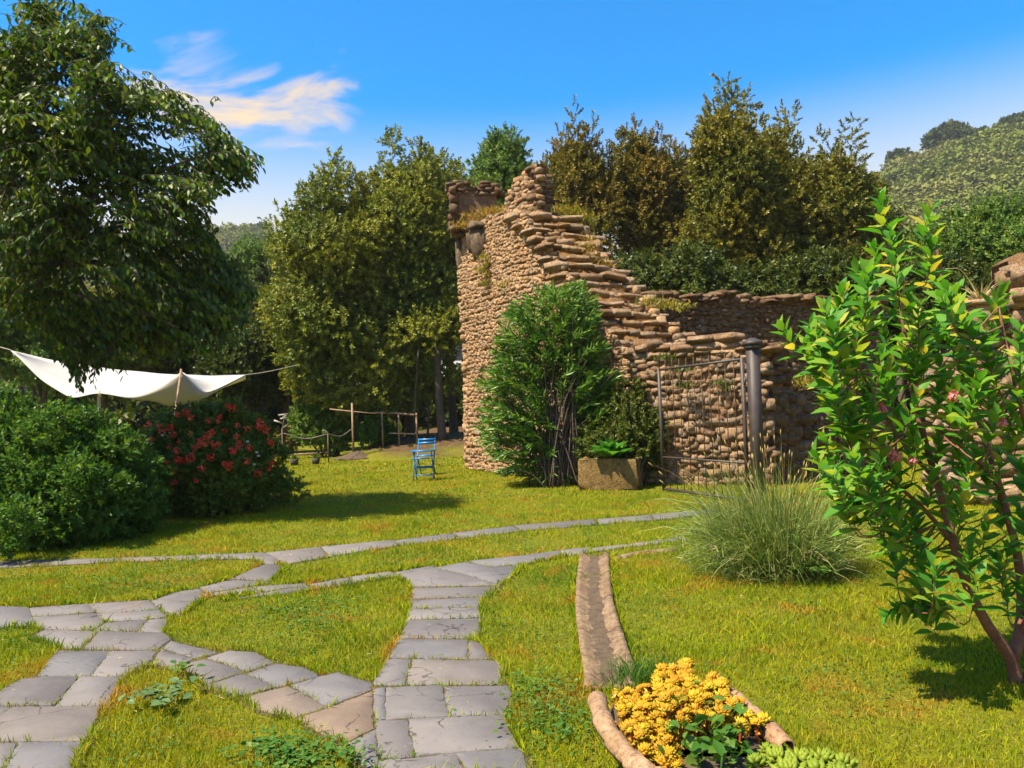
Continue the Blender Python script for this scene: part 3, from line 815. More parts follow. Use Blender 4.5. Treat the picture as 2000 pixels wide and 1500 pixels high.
def core(p0, p1, zb, zt, thick, rec=.035, n=24, batter=0.0, side=None, bulge=None):
    """the earth-and-mortar body behind a stone face"""
    p0, p1 = np.asarray(p0, float), np.asarray(p1, float); u = unit(p1 - p0); nn = np.array([u[1], -u[0]])
    if side is not None:
        if nn @ np.asarray(side) < 0: nn = -nn
    elif nn @ ((p0 + p1) / 2) > 0: nn = -nn
    m = 9; V = []
    for i in range(n + 1):
        t = i / n; b_ = p0 + (p1 - p0) * t; zt_ = zt(t)
        for j in range(m):
            z = zb + (zt_ - zb) * j / (m - 1)
            f = b_ + nn * (-rec - batter * z + (bulge(t, z) if bulge else 0)); V.append((f[0], f[1], z))
        k = b_ - nn * thick; V += [(k[0], k[1], zt_), (k[0], k[1], zb)]
    r = m + 2; F = []
    for i in range(n):
        for j in range(r): F.append([i * r + j, (i + 1) * r + j, (i + 1) * r + (j + 1) % r, i * r + (j + 1) % r])
    return np.array(V), [np.array(F), np.arange(r)[None, ::-1], (np.arange(r) + n * r)[None]]

# ---- the ruined tower with the worn stairs up its flank
A, B = np.array([-1.22, 19.6]), np.array([2.2, 14.6])
U = unit(B - A); LEN = np.linalg.norm(B - A); NRM = np.array([U[1], -U[0]]); NRM = -NRM if NRM @ A > 0 else NRM
RT = np.array([.83, .56])                                    # across the stairs
tower = thing('ruined_tower', 'tall ruined tower of brown rubble stone with worn stairs climbing its flank', 'tower', (A[0], A[1], 0))
def zt1(t):
    return float(np.interp(t, [0, .28, .3, .44, .5, 1], [6.1, 6.12, 6.05, 6.1, 5.85, 2.5]))
bul = lambda t, z: .16 * math.sin(t * PI) + .05 * math.sin(z * 1.7 + t * 5)
niche = lambda t, z: (abs(t - .17) < .022 and abs(z - 2.35) < .2)
S = Stones()
S.panel(A, B, 0, zt1, h=(.045, .085), w=(.055, .15), d=.13, batter=-.004, skip=niche, bulge=bul)
S.panel(A - U * .0, A + RT * .75 + np.array([0, .5]), 0, lambda t: 6.1, h=(.09, .15), w=(.12, .26), d=.22, side=(-.5, .3))
MB().add(*core(A, B, 0, lambda t: zt1(t) - (.55 if t > .44 else 0), .9, .028, batter=-.004, bulge=bul)).build('core', M['mortar'], tower, True)
foot = [A + np.array([.3, .2]), A + U * LEN * .5 - NRM * .35, np.array([2.0, 18.2]), np.array([1.2, 20.6]), np.array([-.6, 21.0])]
mb = MB(); n = len(foot); V = np.array([(p[0], p[1], z) for z in (0, 5.78) for p in foot])
mb.add(V, [np.array([[i, (i + 1) % n, n + (i + 1) % n, n + i] for i in range(n)]), np.arange(n)[None, ::-1], (np.arange(n) + n)[None]]).build('inner_mass', M['mortar'], tower)
# the standing piece of parapet over the corbels, plastered on its inner side
pa, pb = np.array([-1.36, 19.2]), np.array([-.2, 19.4])
ztp = lambda t: 7.18 + .05 * math.sin(t * 9) - .12 * max(0, t - .85) * 6
MB().add(*core(pa, pb, 6.0, ztp, .42, .02, batter=0, side=(.2, -1))).build('parapet', M['plaster'], tower, True)
P3 = Stones(); P3.panel(pa + np.array([-.02, .4]), pa + np.array([-.02, 0]), 5.95, lambda t: 7.2, h=(.12, .2), w=(.16, .3), d=.24, side=(-1, -.2))
P3.panel(pa, pb, 6.95, lambda t: ztp(t) + .1, h=(.07, .1), w=(.16, .34), d=.46, side=(.2, -1))
P3.panel(pa, pb, 6.0, lambda t: 6.3 - .3 * t, h=(.1, .16), w=(.14, .3), d=.16, side=(.2, -1))
# jagged peak standing behind it
ka, kb, kc = np.array([-.16, 19.5]), np.array([.74, 18.55]), np.array([1.12, 18.8])
ztk = lambda t: float(np.interp(t, [0, .15, .4, .62, .8, .9, 1], [6.55, 6.75, 7.1, 7.3, 7.42, 7.5, 7.46]))
S.panel(ka, kb, 5.7, ztk, h=(.08, .14), w=(.1, .24), d=.22)
zte = lambda t: 7.42 - .32 * t
P3.panel(kb, kc, 5.7, zte, h=(.09, .15), w=(.16, .34), d=.3, side=(.7, -.7))
MB().add(*core(ka, kb, 5.6, ztk, .45, .09)).build('core', M['mortar'], tower, True)
MB().add(*core(kb, kc, 5.6, zte, .5, .1, side=(.7, -.7))).build('core', M['mortar'], tower, True)
# corbels
def corbel(t, zt_, zb_, w, proud, taper):
    c = A + U * LEN * t; X = np.array([U[0], U[1], 0]); N = np.array([NRM[0], NRM[1], 0]); b_ = bul(t, zt_)
    prof = [(b_ - .15, zt_), (b_ + proud, zt_), (b_ + proud, zt_ - (zt_ - zb_) * .45), (b_ + proud * taper, zb_), (b_ - .15, zb_)]
    V = np.array([np.array([c[0], c[1], 0]) + X * s * w / 2 + N * p + np.array([0, 0, z]) for s in (-1, 1) for p, z in prof]); k = 5
    V += RNG.normal(size=V.shape) * .006
    MB().add(V, [np.array([[i, (i + 1) % k, k + (i + 1) % k, k + i] for i in range(k)]), np.arange(k)[None, ::-1], (np.arange(k) + k)[None]]).build('corbel', M['corbel'], tower)
corbel(.012, 5.88, 4.75, .2, .12, .25)
corbel(.11, 5.9, 5.35, .16, .13, .4)
corbel(.185, 5.86, 5.05, .38, .2, .15)
for t, w, z in ((.03, .34, 5.98), (.19, .48, 6.0)):          # rounded cap stones on the corbels
    c = A + U * LEN * t + NRM * (.04 + bul(t, 6)); q = np.linspace(0, PI, 9)
    pr = [(math.cos(a) * w / 2, math.sin(a) * w * .36) for a in q]; V = []
    for s in (-.24, .24):
        V += [(c[0] + U[0] * x + NRM[0] * s, c[1] + U[1] * x + NRM[1] * s, z - .09 + y) for x, y in pr]
    k = len(pr)
    MB().add(V, [np.array([[i, (i + 1) % k, k + (i + 1) % k, k + i] for i in range(k)]), np.arange(k)[None, ::-1], (np.arange(k) + k)[None]]).build('cap_stone', M['corbel'], tower)
# worn stairs: every stone of every step
steps = Stones(); N_ST = 15
for i in range(N_ST + 1):
    f = i / N_ST; t = 1 - .5 * f; L0 = A + U * LEN * t + NRM * (bul(t, 3) - .05); z = 2.52 + 3.36 * f
    wid = float(np.interp(f, [0, .2, .6, 1], [1.9, 1.95, 1.75, 1.5]))
    back = -U
    MB().add(*box_geo(np.append(L0 + RT * wid / 2 + back * .65, z - .63), (wid - .12, 1.1, 1.1), np.array([[RT[0], -RT[1], 0], [RT[1], RT[0], 0], [0, 0, 1]]))).build('step_core', M['mortar'], tower)
    x = -.14
    while x < wid:
        ww = random.uniform(.22, .75); hh = random.uniform(.10, .2); dd = random.uniform(.42, .6)
        o = random.uniform(-.09, .1)
        c = L0 + RT * (x + ww / 2) + back * (dd * .35 + o + .10 * math.sin(x * 3 + i))
        a = random.gauss(0, .045); yaw = random.gauss(.0, .1)
        X = np.array([RT[0] * math.cos(yaw) - RT[1] * math.sin(yaw), RT[1] * math.cos(yaw) + RT[0] * math.sin(yaw), a]); X = unit(X); Y = np.cross([0, 0, 1.], X); Y = unit(Y)
        steps.add(np.append(c, z - hh * .35 + random.uniform(-.04, .04)), np.stack([X, Y, np.cross(X, Y)], 1), (ww * 1.03, dd, hh))
        x += ww * .97
    # smaller rubble packed below each tread
    q0 = L0 + back * .12; steps_r = Stones
    S.panel(q0, q0 + RT * wid, z - .26, lambda t_: z - .02, h=(.05, .09), w=(.08, .22), d=.2, side=-back)
S.panel(A + U * LEN + RT * 1.9, A + U * LEN * .5 + RT * 1.55, 2.2, lambda t: 2.5 + 3.3 * t, h=(.1, .18), w=(.14, .32), d=.25, side=(.8, .3))
S.build(tower, M['rubble'], 170)
P3.build(tower, M['shadedstone'], 40, rest='parapet_rubble')
steps.build(tower, M['block'], 90, name='step_stone', rest='step_rubble')

# ---- the low wall behind the gate, with its shaded corner pier
gw = thing('stone_wall', 'sunlit rubble wall behind the iron gate, ending in a shaded corner pier', 'wall', (3.4, 14.0, 0))
G0, G1, G2, G3 = np.array([2.1, 14.75]), np.array([4.42, 13.55]), np.array([5.06, 13.95]), np.array([7.4, 15.3])
W2, W3 = Stones(), Stones()
ztg = lambda t: 2.46 + .05 * math.sin(t * 11)
W2.panel(G0, G1, 0, ztg, h=(.07, .15), w=(.09, .27), d=.24, bulge=lambda t, z: .05 * math.sin(z * 3 + t * 9))
W2.panel(G0 + NRM * 0, G1, 2.36, lambda t: ztg(t) + .22, h=(.1, .15), w=(.2, .5), d=.5, out=.03, tilt=.08)
ztq = lambda t: 2.5
W3.panel(G1, G2, 0, ztq, h=(.1, .2), w=(.14, .36), d=.3)
ztr = lambda t: float(np.interp(t, [0, .02, .35, 1], [2.4, 1.62, 1.15, .95]))
W3.panel(G2, G3, 0, ztr, h=(.1, .2), w=(.14, .38), d=.3)
MB().add(*core(G0, G1, 0, ztg, .8, .04)).build('core', M['mortar'], gw, True)
MB().add(*core(G1, G2, 0, ztq, .9, .04)).build('core', M['mortar'], gw, True)
MB().add(*core(G2, G3, 0, ztr, .8, .04)).build('core', M['mortar'], gw, True)
W2.build(gw, M['block'], 170)
W3.build(gw, M['shadedstone'], 120, rest='pier_rubble')

# ---- the long rampart behind
rw = thing('stone_wall', 'long straight shaded rubble wall running from the stairs towards the leafy shrub', 'wall', (5.5, 18, 0))
R0, R1 = np.array([2.75, 16.9]), np.array([9.6, 19.6])
W4 = Stones(); zt4 = lambda t: 3.84 + .04 * math.sin(t * 23) + .02 * math.sin(t * 61)
W4.panel(R0, R1, .6, zt4, h=(.05, .11), w=(.08, .26), d=.24, side=(.3, -1))
W4.panel(R0, R1, 3.76, lambda t: zt4(t) + .14, h=(.07, .11), w=(.15, .36), d=.62, side=(.3, -1), out=.03)
MB().add(*core(R0, R1, 0, zt4, .6, .035, n=30, side=(.3, -1))).build('core', M['mortar'], rw, True)
W4.build(rw, M['shadedstone'], 300)

# ---- the wall with a high pier at the edge of the view, carrying the pot
ew = thing('stone_wall', 'weathered red-brown wall with high pier at the photo edge, carrying the clay pot', 'wall', (6.6, 10.2, 0))
E0, E1, E2 = np.array([5.75, 10.7]), np.array([6.62, 10.1]), np.array([8.4, 9.7])
W5 = Stones(); zt5 = lambda t: float(np.interp(t, [0, .4, .75, .8, 1], [1.9, 2.2, 2.32, 2.45, 2.5]))
W5.panel(E0, E1, 0, zt5, h=(.08, .17), w=(.1, .34), d=.34)
zt6 = lambda t: 3.25 + .1 * math.sin(t * 17)
W5.panel(E1, E2, 0, zt6, h=(.09, .2), w=(.12, .4), d=.34)
W5.panel(E1 + np.array([.2, .6]), E1, 2.2, lambda t: 3.25, h=(.14, .24), w=(.2, .45), d=.3, side=(-1, -.2))
MB().add(*core(E0, E1, 0, zt5, .6, .04)).build('core', M['mortar'], ew, True)
MB().add(*core(E1, E2, 0, zt6, .6, .04)).build('core', M['mortar'], ew, True)
W5.build(ew, M['block'], 120)

# ------------------------------------------------------------------ trees behind
random.seed(21); RNG = np.random.default_rng(5)
HOLM = dict(lobes_n=60, lr=(.5, 1.0), per=21)
G_OAK, G_RUIN, G_LEFT, G_RIGHT = 'evergreen oaks beside the tower', 'trees behind the ruin', 'trees beyond the sail', 'trees beyond the wall'
tree('evergreen_oak', 'broad yellow-green evergreen oak, leftmost of those beside the tower', 650, 27.5, 300, 104, 880, 'holm', group=G_OAK, wisps=4, extra=[(*at(x, y, 26.6), r, r, r * .85) for x, y, r in ((592, 600, .7), (586, 660, .75), (600, 720, .7), (640, 745, .7), (690, 770, .65), (740, 770, .7), (640, 660, .8), (700, 690, .8), (750, 700, .8), (610, 560, .7), (590, 760, .45), (660, 790, .4))], **HOLM)
tree('evergreen_oak', 'tall evergreen oak with upright top shoots between tower and broad oak', 800, 28.5, 250, 92, 820, 'holm', group=G_OAK, wisps=9, extra=[(*at(x, y, 27.6), r, r, r * .85) for x, y, r in ((780, 700, .8), (820, 660, .8), (840, 720, .75), (800, 760, .7), (860, 740, .6), (870, 640, .8), (850, 560, .8), (760, 620, .8))], **HOLM)
tree('evergreen_oak', 'dark evergreen oak half hidden by the left edge of the tower', 885, 30.5, 265, 66, 800, 'holm', group=G_OAK, wisps=7, **HOLM)
tree('tree', 'light green tree showing just above the tower parapet', 1005, 34, 258, 78, 620, 'brightgreen', group=G_RUIN, per=18, lobes_n=50)
BR = dict(lobes_n=62, lr=(.28, .7), per=15, flat=1.5, up=.8)
tree('tree', 'brown-leaved upright tree just right of the tower peak', 1150, 30, 245, 88, 640, 'brownish', group=G_RUIN, wisps=12, shape=.8, **BR)
tree('tree', 'brown-leaved tree with thin tops, second from the tower peak', 1272, 31, 255, 84, 640, 'brownish', group=G_RUIN, wisps=14, shape=.7, **BR)
tree('tree', 'low brownish tree filling the gap before the tallest tree', 1350, 33, 285, 66, 620, 'brownish', group=G_RUIN, wisps=8, **BR)
tree('tree', 'tallest tree behind the ruin, with a thin tip above all others', 1445, 27, 205, 120, 660, 'olive', group=G_RUIN, wisps=5, shape=.34, lobes_n=70, lr=(.4, .85), per=19, flat=1.1,
     extra=[(*at(1420, 215, 28), .3, .3, .55), (*at(1413, 168, 28), .28, .28, .3), (*at(1448, 205, 28), .4, .4, .5)])
tree('tree', 'olive-green tree with a separate tufted shoot, right of the tallest tree', 1545, 28, 265, 105, 660, 'olive', group=G_RUIN, wisps=7, shape=.75, lobes_n=58, lr=(.4, .85), per=19,
     extra=[(*at(1535, 235, 29.5), .4, .4, .45), (*at(1535, 285, 29.5), .3, .3, .6)])
tree('tree', 'olive-green tree with two thin top shoots near the hill', 1640, 28, 300, 100, 660, 'olive', group=G_RUIN, wisps=5, shape=.8, lobes_n=58, lr=(.4, .85), per=19,
     extra=[(*at(1602, 285, 30), .2, .2, .5), (*at(1660, 275, 30), .3, .3, .55), (*at(1668, 245, 30), .15, .15, .3)])
tree('tree', 'rounded olive-green tree whose edge meets the hillside', 1700, 31, 340, 62, 640, 'olive', group=G_RUIN, lobes_n=46, lr=(.4, .8), per=19)
for px, D, ty, hw, lab in ((1725, 25, 520, 80, 'dark bushy tree showing through the top of the leafy shrub'), (1850, 24, 520, 85, 'dark bushy tree just left of the clay pot'), (1250, 24.5, 500, 70, 'dark low bushy tree close behind the stairs'), (1370, 23.5, 485, 80, 'dark bushy tree behind the rampart, below the tallest tree'),
                           (1490, 23.8, 520, 84, 'dark bushy tree behind the middle of the rampart'), (1608, 23.5, 490, 80, 'dark bushy tree behind the far end of the rampart')):
    tree('bushy_tree', lab, px, D, ty, hw, 700, 'darkgreen', group='bushy trees behind the rampart', lobes_n=44, lr=(.35, .75), per=24, r0=.14)
for px, D, ty, hw, by, mt, lab in (
        (520, 40, 445, 62, 800, 'brightgreen', 'green tree below the hazy hill, beside the broad oak'),
        (560, 31, 470, 52, 830, 'darkgreen', 'dark tree tucked behind the broad oak'),
        (425, 38, 530, 80, 830, 'brightgreen', 'light green tree behind the drooping branch ends'),
        (340, 32, 590, 95, 830, 'darkgreen', 'dark tree directly behind the pole of the white sail'),
        (205, 29, 560, 100, 830, 'olive', 'olive-green tree behind the middle of the white sail'),
        (70, 27, 520, 100, 830, 'brightgreen', 'bright green tree behind the raised end of the white sail'),
        (-70, 30, 480, 110, 830, 'darkgreen', 'dark tree cut by the photo edge beyond the sail rope'),
        (470, 30, 640, 70, 850, 'darkgreen', 'low dark tree at the right tip of the white sail')):
    tree('tree', lab, px, D, ty, hw, by, mt, group=G_LEFT, lobes_n=44, lr=(.5, 1.0), per=18)
for px, D, ty, hw, by, mt, lab in ((1945, 26, 388, 85, 640, 'brightgreen', 'bright green tree above the clay pot'), (1830, 30, 445, 80, 640, 'brightgreen', 'green tree between hillside and leafy shrub'),
                                   (2060, 24, 420, 80, 640, 'brightgreen', 'bright green tree cut by the photo edge'), (1765, 36, 452, 52, 640, 'olive', 'small olive tree at the foot of the hillside')):
    tree('tree', lab, px, D, ty, hw, by, mt, group=G_RIGHT, lobes_n=44, lr=(.45, .9), per=20)
for px, D, lab in ((818, 26.5, 'slim bare trunk nearest the blue chair'), (836, 27.4, 'slim bare trunk leaning beside the nearest one'), (866, 26.8, 'thick dark trunk between slim trunks and tower')):
    b = at(px, 885, D); gz = float(ground_z(b[0], D)); r = .16 if px == 866 else .045
    root = thing('slim_tree', lab, 'tree', (b[0], D, gz), 'trunks in the shade')
    MB().add(*tube_geo(curve([(b[0], D, gz - .1), (b[0] + random.uniform(-.1, .1), D, gz + 1.2), (b[0] + random.uniform(-.5, .2), D, gz + 3.2)], 10), np.linspace(r, r * .7, 10), 8)).build('trunk', M['bark'], root, True)
    P, A_ = lobes_to_twigs([(b[0] - .1, D, gz + 3.6, .8, .8, .6), (b[0] + .3, D + .4, gz + 4.1, .7, .7, .5)], 18)
    mass('crown', P, A_, RNG.uniform(.7, 1.2, len(P)), sprigs('holm'), root)

# ------------------------------------------------------------------ shrubs on the lawn
def shrub(name, label, lobes, mat, per, twig, parent_base, cat='shrub', stems=8, group=None, n=12, l=.16, w=.07, smat='bark', up=.35):
    root = thing(name, label, cat, parent_base, group)
    P, A_ = lobes_to_twigs(lobes, per, up=up)
    keep = P[:, 2] > ground_z(P[:, 0], P[:, 1]) + .03; P, A_ = P[keep], A_[keep]
    mass('foliage', P, A_, RNG.uniform(.7, 1.3, len(P)) * twig, sprigs(mat, n=n, l=l, w=w), root)
    for lb in random.sample(list(lobes), min(stems, len(lobes))):
        e = np.array(lb[:3]); s = np.array(parent_base, float) + np.array([random.uniform(-.15, .15), random.uniform(-.15, .15), -.05])
        MB().add(*tube_geo(curve([s, (s + e) / 2 + RNG.normal(size=3) * .05, e], 7), np.linspace(.025, .008, 7), 6)).build('stem', M[smat], root, True)
    return root, P
def lobes_px(spec, lr, n, drop=.0):
    """lobes spread over an outline seen in the view: (px, py, Y)"""
    out = []
    for (x, y, Y, r) in spec:
        c = at(x, y, Y); out.append((c[0], c[1], c[2] - drop, r, r, r * .9))
    return out
# the big green shrub at the left
gs = [(x + random.gauss(0, 14), y + random.gauss(0, 12) - 8, Y + random.gauss(0, .2), random.uniform(.16, .26)) for x, y, Y in [(20, 800, 10.2), (90, 785, 10.2), (170, 790, 10.4), (225, 830, 10.4), (265, 890, 10.4), (275, 930, 10.4), (60, 870, 9.6), (150, 880, 9.7), (210, 900, 10.0), (100, 950, 9.5), (20, 960, 9.4), (180, 960, 9.9), (-20, 770, 10.4), (130, 775, 10.6)]] + [(40, 850, 10.2, .50), (120, 835, 10.4, .5), (195, 840, 10.6, .45), (245, 870, 10.8, .38), (20, 930, 9.9, .55), (110, 930, 9.9, .55), (190, 930, 10.2, .5), (250, 935, 10.6, .35),
      (-60, 860, 10.2, .6), (-70, 960, 9.8, .6), (40, 1000, 9.9, .5), (130, 1000, 10.0, .45), (200, 990, 10.4, .4), (-20, 800, 10.6, .4), (70, 800, 10.6, .35), (150, 805, 10.9, .3), (235, 985, 10.7, .3), (60, 870, 11.2, .6), (160, 880, 11.4, .6), (-10, 1030, 10.0, .35)]
shrub('green_shrub', 'big bright green leafy shrub below the white sail', lobes_px(gs, 0, 0, .4), 'shrub', 190, .46, gp(110, 1040), stems=10)
# red flowering shrub
rs = [(x + random.gauss(0, 6), y + random.gauss(0, 8), Y, random.uniform(.08, .15)) for x, y, Y in [(300, 860, 12.4), (335, 835, 12.5), (365, 812, 12.7), (395, 800, 12.8), (430, 800, 12.8), (470, 808, 12.8), (500, 830, 12.8), (525, 855, 12.7), (545, 890, 12.7), (550, 915, 12.6), (560, 945, 12.6), (360, 880, 12.0), (420, 880, 11.95), (470, 890, 12.0), (330, 905, 12.0), (390, 930, 11.9), (450, 945, 12.0), (500, 940, 12.2), (320, 820, 12.7), (450, 795, 12.9)]] + [(330, 870, 12.6, .38), (380, 835, 12.8, .35), (430, 825, 12.9, .36), (480, 850, 12.9, .34), (520, 890, 12.8, .26), (330, 930, 12.3, .42), (400, 900, 12.4, .45), (470, 910, 12.4, .42), (520, 940, 12.6, .26), (350, 985, 12.5, .32), (420, 960, 12.3, .4), (485, 970, 12.5, .3),
      (300, 900, 12.9, .36), (300, 960, 12.7, .3), (545, 930, 12.8, .14), (440, 880, 13.2, .45), (410, 805, 13.0, .16), (460, 815, 13.0, .14), (545, 960, 12.7, .12), (505, 985, 12.7, .16), (380, 945, 12.9, .5)]
rshrub, rP = shrub('flowering_shrub', 'dark shrub dotted with red flower clusters beside the green shrub', lobes_px(rs, 0, 0, .06), 'redshrub', 230, .38, gp(415, 1008), stems=9)
def petals(n=26, r=.05):
    mb = MB(); tpl = leaf_tpl(.032, .03, .006, .008, 2)
    d = sphere_dirs(n); R = frames(RNG.normal(size=(n, 3)) + d * .4, d)
    V, F, T = place(tpl, d * r * RNG.uniform(.5, 1, (n, 1)), R, np.ones(n)); mb.add(V, F, T * .4); return mb
fl_mesh = [petals().mesh('flower_cluster', M['rose']) for _ in range(3)]
spots = [(312, 915), (318, 925), (325, 905), (308, 895), (335, 918), (345, 880), (355, 895), (330, 870), (318, 840), (312, 832), (328, 838), (340, 850), (388, 868), (395, 862), (382, 872), (390, 858), (402, 866), (405, 852), (415, 848), (418, 840), (352, 862), (372, 850),
         (440, 905), (436, 908), (445, 902), (450, 915), (455, 880), (462, 875), (450, 882), (425, 825), (430, 818), (408, 824), (450, 800), (447, 793), (512, 828), (505, 835), (520, 842), (508, 822), (530, 895), (533, 905), (375, 815), (365, 808), (345, 812), (290, 830), (296, 862), (290, 880), (385, 935), (396, 915),
         (360, 905), (370, 898), (348, 900), (460, 853), (472, 865), (490, 872), (530, 860), (480, 905), (500, 925), (418, 870), (340, 940), (300, 935), (375, 890), (465, 830), (440, 845), (485, 840), (525, 915), (410, 890)]
fr = np.array([[l[0], l[1], l[2], l[3]] for l in lobes_px(rs, 0, 0, .06)])
for k, (x, y) in enumerate(spots):
    Y = 12.2; x += random.uniform(-4, 4); y += random.uniform(-4, 4)
    for Yt in np.arange(11.4, 13.6, .04):              # out to the face of the shrub
        p = at(x, y, Yt)
        if (((fr[:, :3] - p) ** 2).sum(1) < (fr[:, 3] + .13) ** 2).any(): Y = Yt; break
    o = bpy.data.objects.new('flower_cluster', fl_mesh[k % 3]); put(o, rshrub, Matrix.Translation(at(x, y, Y).tolist()) @ Matrix.Rotation(k * 1.7, 4, 'Z') @ Matrix.Scale(random.uniform(.7, 1.35), 4))
wh = MB(); wp = petals(14, .03).mesh('white_bloom', M['sail'])
for x, y in ((497, 907), (502, 883), (318, 850), (505, 890), (484, 862)):
    o = bpy.data.objects.new('white_bloom', wp); put(o, rshrub, Matrix.Translation(at(x, y, 11.85).tolist()) @ Matrix.Scale(.55, 4))
# shrubs at the far side of the lawn
shrub('round_shrub', 'light green shrub with bare twigs at the far end of the lawn', lobes_px([(600, 810, 27, .45), (625, 800, 27.2, .5), (655, 815, 27.5, .5), (600, 845, 26.8, .4), (640, 845, 27, .5), (670, 840, 27.3, .4), (590, 822, 27, .3), (655, 862, 27, .35)], 0, 0), 'brightgreen', 60, .7, (*at(632, 872, 27)[:2], float(ground_z(at(632, 872, 27)[0], 27))))
shrub('conifer_shrub', 'dense dark green conical shrub on the bank beside the T-shaped post', lobes_px([(735, 830, 26.6, .32), (728, 850, 26.5, .36), (745, 855, 26.7, .38), (725, 868, 26.5, .32), (748, 872, 26.6, .34), (735, 815, 26.7, .2), (760, 850, 26.8, .3)], 0, 0), 'shrub', 120, .55, (*at(735, 880, 26.6)[:2], float(ground_z(at(735, 880, 26.6)[0], 26.6))), up=1.0)
shrub('dry_shrub', 'small dry orange-brown shrub behind the rusty stake', lobes_px([(555, 850, 29, .3), (570, 858, 29, .3), (560, 868, 29, .25), (580, 845, 29, .25)], 0, 0), 'brownish', 50, .6, (*at(562, 876, 29)[:2], 0))
# small-leaved climber between oleander and gate
cl = [(1235, 760, 14.3, .28), (1255, 790, 14.2, .3), (1225, 800, 14.2, .35), (1270, 830, 14.0, .28), (1235, 840, 14.0, .35), (1200, 830, 14.2, .3), (1190, 870, 14.0, .32), (1230, 880, 13.9, .35), (1265, 870, 13.9, .3), (1165, 860, 14.2, .28), (1285, 850, 13.9, .18), (1245, 740, 14.4, .14), (1170, 890, 14.1, .25), (1275, 895, 14.0, .25)]
shrub('climbing_shrub', 'fine-leaved olive-green shrub climbing the wall behind the stone trough', [(a, b + .42, c, d, e, f) for a, b, c, d, e, f in lobes_px(cl, 0, 0, .03)], 'climber', 170, .42, gp(1235, 955), stems=7)

# ------------------------------------------------------------------ big tree hanging in from the left
lt = thing('broadleaf_tree', 'large dark broad-leaved tree hanging drooping branches over the sail', 'tree', (-9.9, 12.4, 0))
OUT = np.array([(-120, 60), (0, 88), (40, 72), (78, 70), (66, 5), (88, 0), (108, 52), (150, 42), (190, 22), (204, 70), (196, 112), (210, 150), (236, 166), (270, 195), (285, 166), (305, 190), (350, 192), (380, 228), (420, 232), (445, 268), (500, 322), (488, 350), (440, 362), (428, 388), (380, 372), (372, 400), (408, 446), (440, 510), (486, 560), (498, 592), (460, 640), (415, 688), (330, 692), (300, 680), (250, 690), (215, 722), (150, 712), (110, 660), (60, 640), (0, 600), (-120, 620)], float)
def inside(P, poly):
    x, y = P[:, 0], P[:, 1]; c = np.zeros(len(P), bool); n = len(poly)
    for i in range(n):
        x0, y0 = poly[i]; x1, y1 = poly[(i + 1) % n]
        hit = ((y0 > y) != (y1 > y)) & (x < (x1 - x0) * (y - y0) / (y1 - y0 + 1e-12) + x0); c ^= hit
    return c
ctr = np.array([90, 360.])
CQ = RNG.uniform((-120, 0), (500, 730), (1600, 2)); CQ = CQ[inside(CQ, OUT)][:275]
edge = np.array([OUT[i_] + (OUT[(i_ + 1) % len(OUT)] - OUT[i_]) * t_ for i_ in range(len(OUT)) for t_ in (.0, .5)]); edge = edge + (ctr - edge) * .05
CQ = np.vstack([CQ, edge, [(82, 14), (84, 26), (150, 728), (158, 742), (492, 322), (480, 345), (404, 424), (285, 175), (195, 40), (300, 690), (420, 680)]])
CD = RNG.uniform(-1, 1, len(CQ))
QQ = [(q + RNG.normal(size=(13 if k_ < 275 else 9, 2)) * (17 if k_ < 275 else 10), d_) for k_, (q, d_) in enumerate(zip(CQ, CD))]
Q = np.vstack([q for q, _ in QQ]); QD = np.concatenate([np.full(len(q), d_) for q, d_ in QQ])
pos, axs, nrs, siz = [], [], [], []
spray_starts = []
tb = MB()
for q, qd in zip(Q, QD):
    dv = q - ctr; rr = min(1.0, np.linalg.norm(dv / (420, 370)))
    Y = 11.6 + qd * 1.5 * math.sqrt(max(.06, 1 - rr ** 2)) + random.gauss(0, .15)
    tip = at(q[0], q[1], Y); d = np.array([dv[0] / 420 + random.gauss(0, .35), random.gauss(-.15, .5), -dv[1] / 900 + random.gauss(.0, .2)]); d = unit(d)
    ln = random.uniform(.3, .65); s = tip - d * ln + np.array([0, 0, .12])
    k = int(ln / .05); pts = curve([s, (s + tip) / 2 + np.array([0, 0, .08]), tip], k + 1)
    tb.add(*tube_geo(pts[::2] if k > 3 else pts, .006, 3, False)); spray_starts.append(s)
    for j in range(1, k + 1):
        t = unit(pts[j] - pts[j - 1]); sd = unit(np.cross(t, [0, 0, 1.])) * (1 if j % 2 else -1)
        a = t * .55 + sd * random.uniform(.5, .9) + np.array([0, 0, -random.uniform(.45, 1.0)])
        pos.append(pts[j]); axs.append(a + RNG.normal(size=3) * .15); nrs.append(np.array([0, 0, 1.]) + sd * .6 + RNG.normal(size=3) * .35); siz.append(random.uniform(.085, .14))
pos = np.array(pos)
leaves(lt, leaf_tpl(1, .46, .06, .14), pos, np.array(axs), np.array(nrs), np.array(siz), M['walnut'], n_parts=300, front=lambda p: 1 + .6 * (np.abs(scr(p)[:, 0] - 260) < 240))
tb.build('twigs', M['bark'], lt, kind='stuff')
trunk = curve([(-9.9, 12.4, -.1), (-9.95, 12.4, .8), (-9.4, 12.2, 2.4), (-8.5, 12.0, 3.6), (-7.6, 11.7, 5.2), (-7.2, 11.6, 6.6)], 20)
MB().add(*tube_geo(trunk, np.linspace(.2, .06, 20), 10)).build('trunk', M['bark'], lt, True)
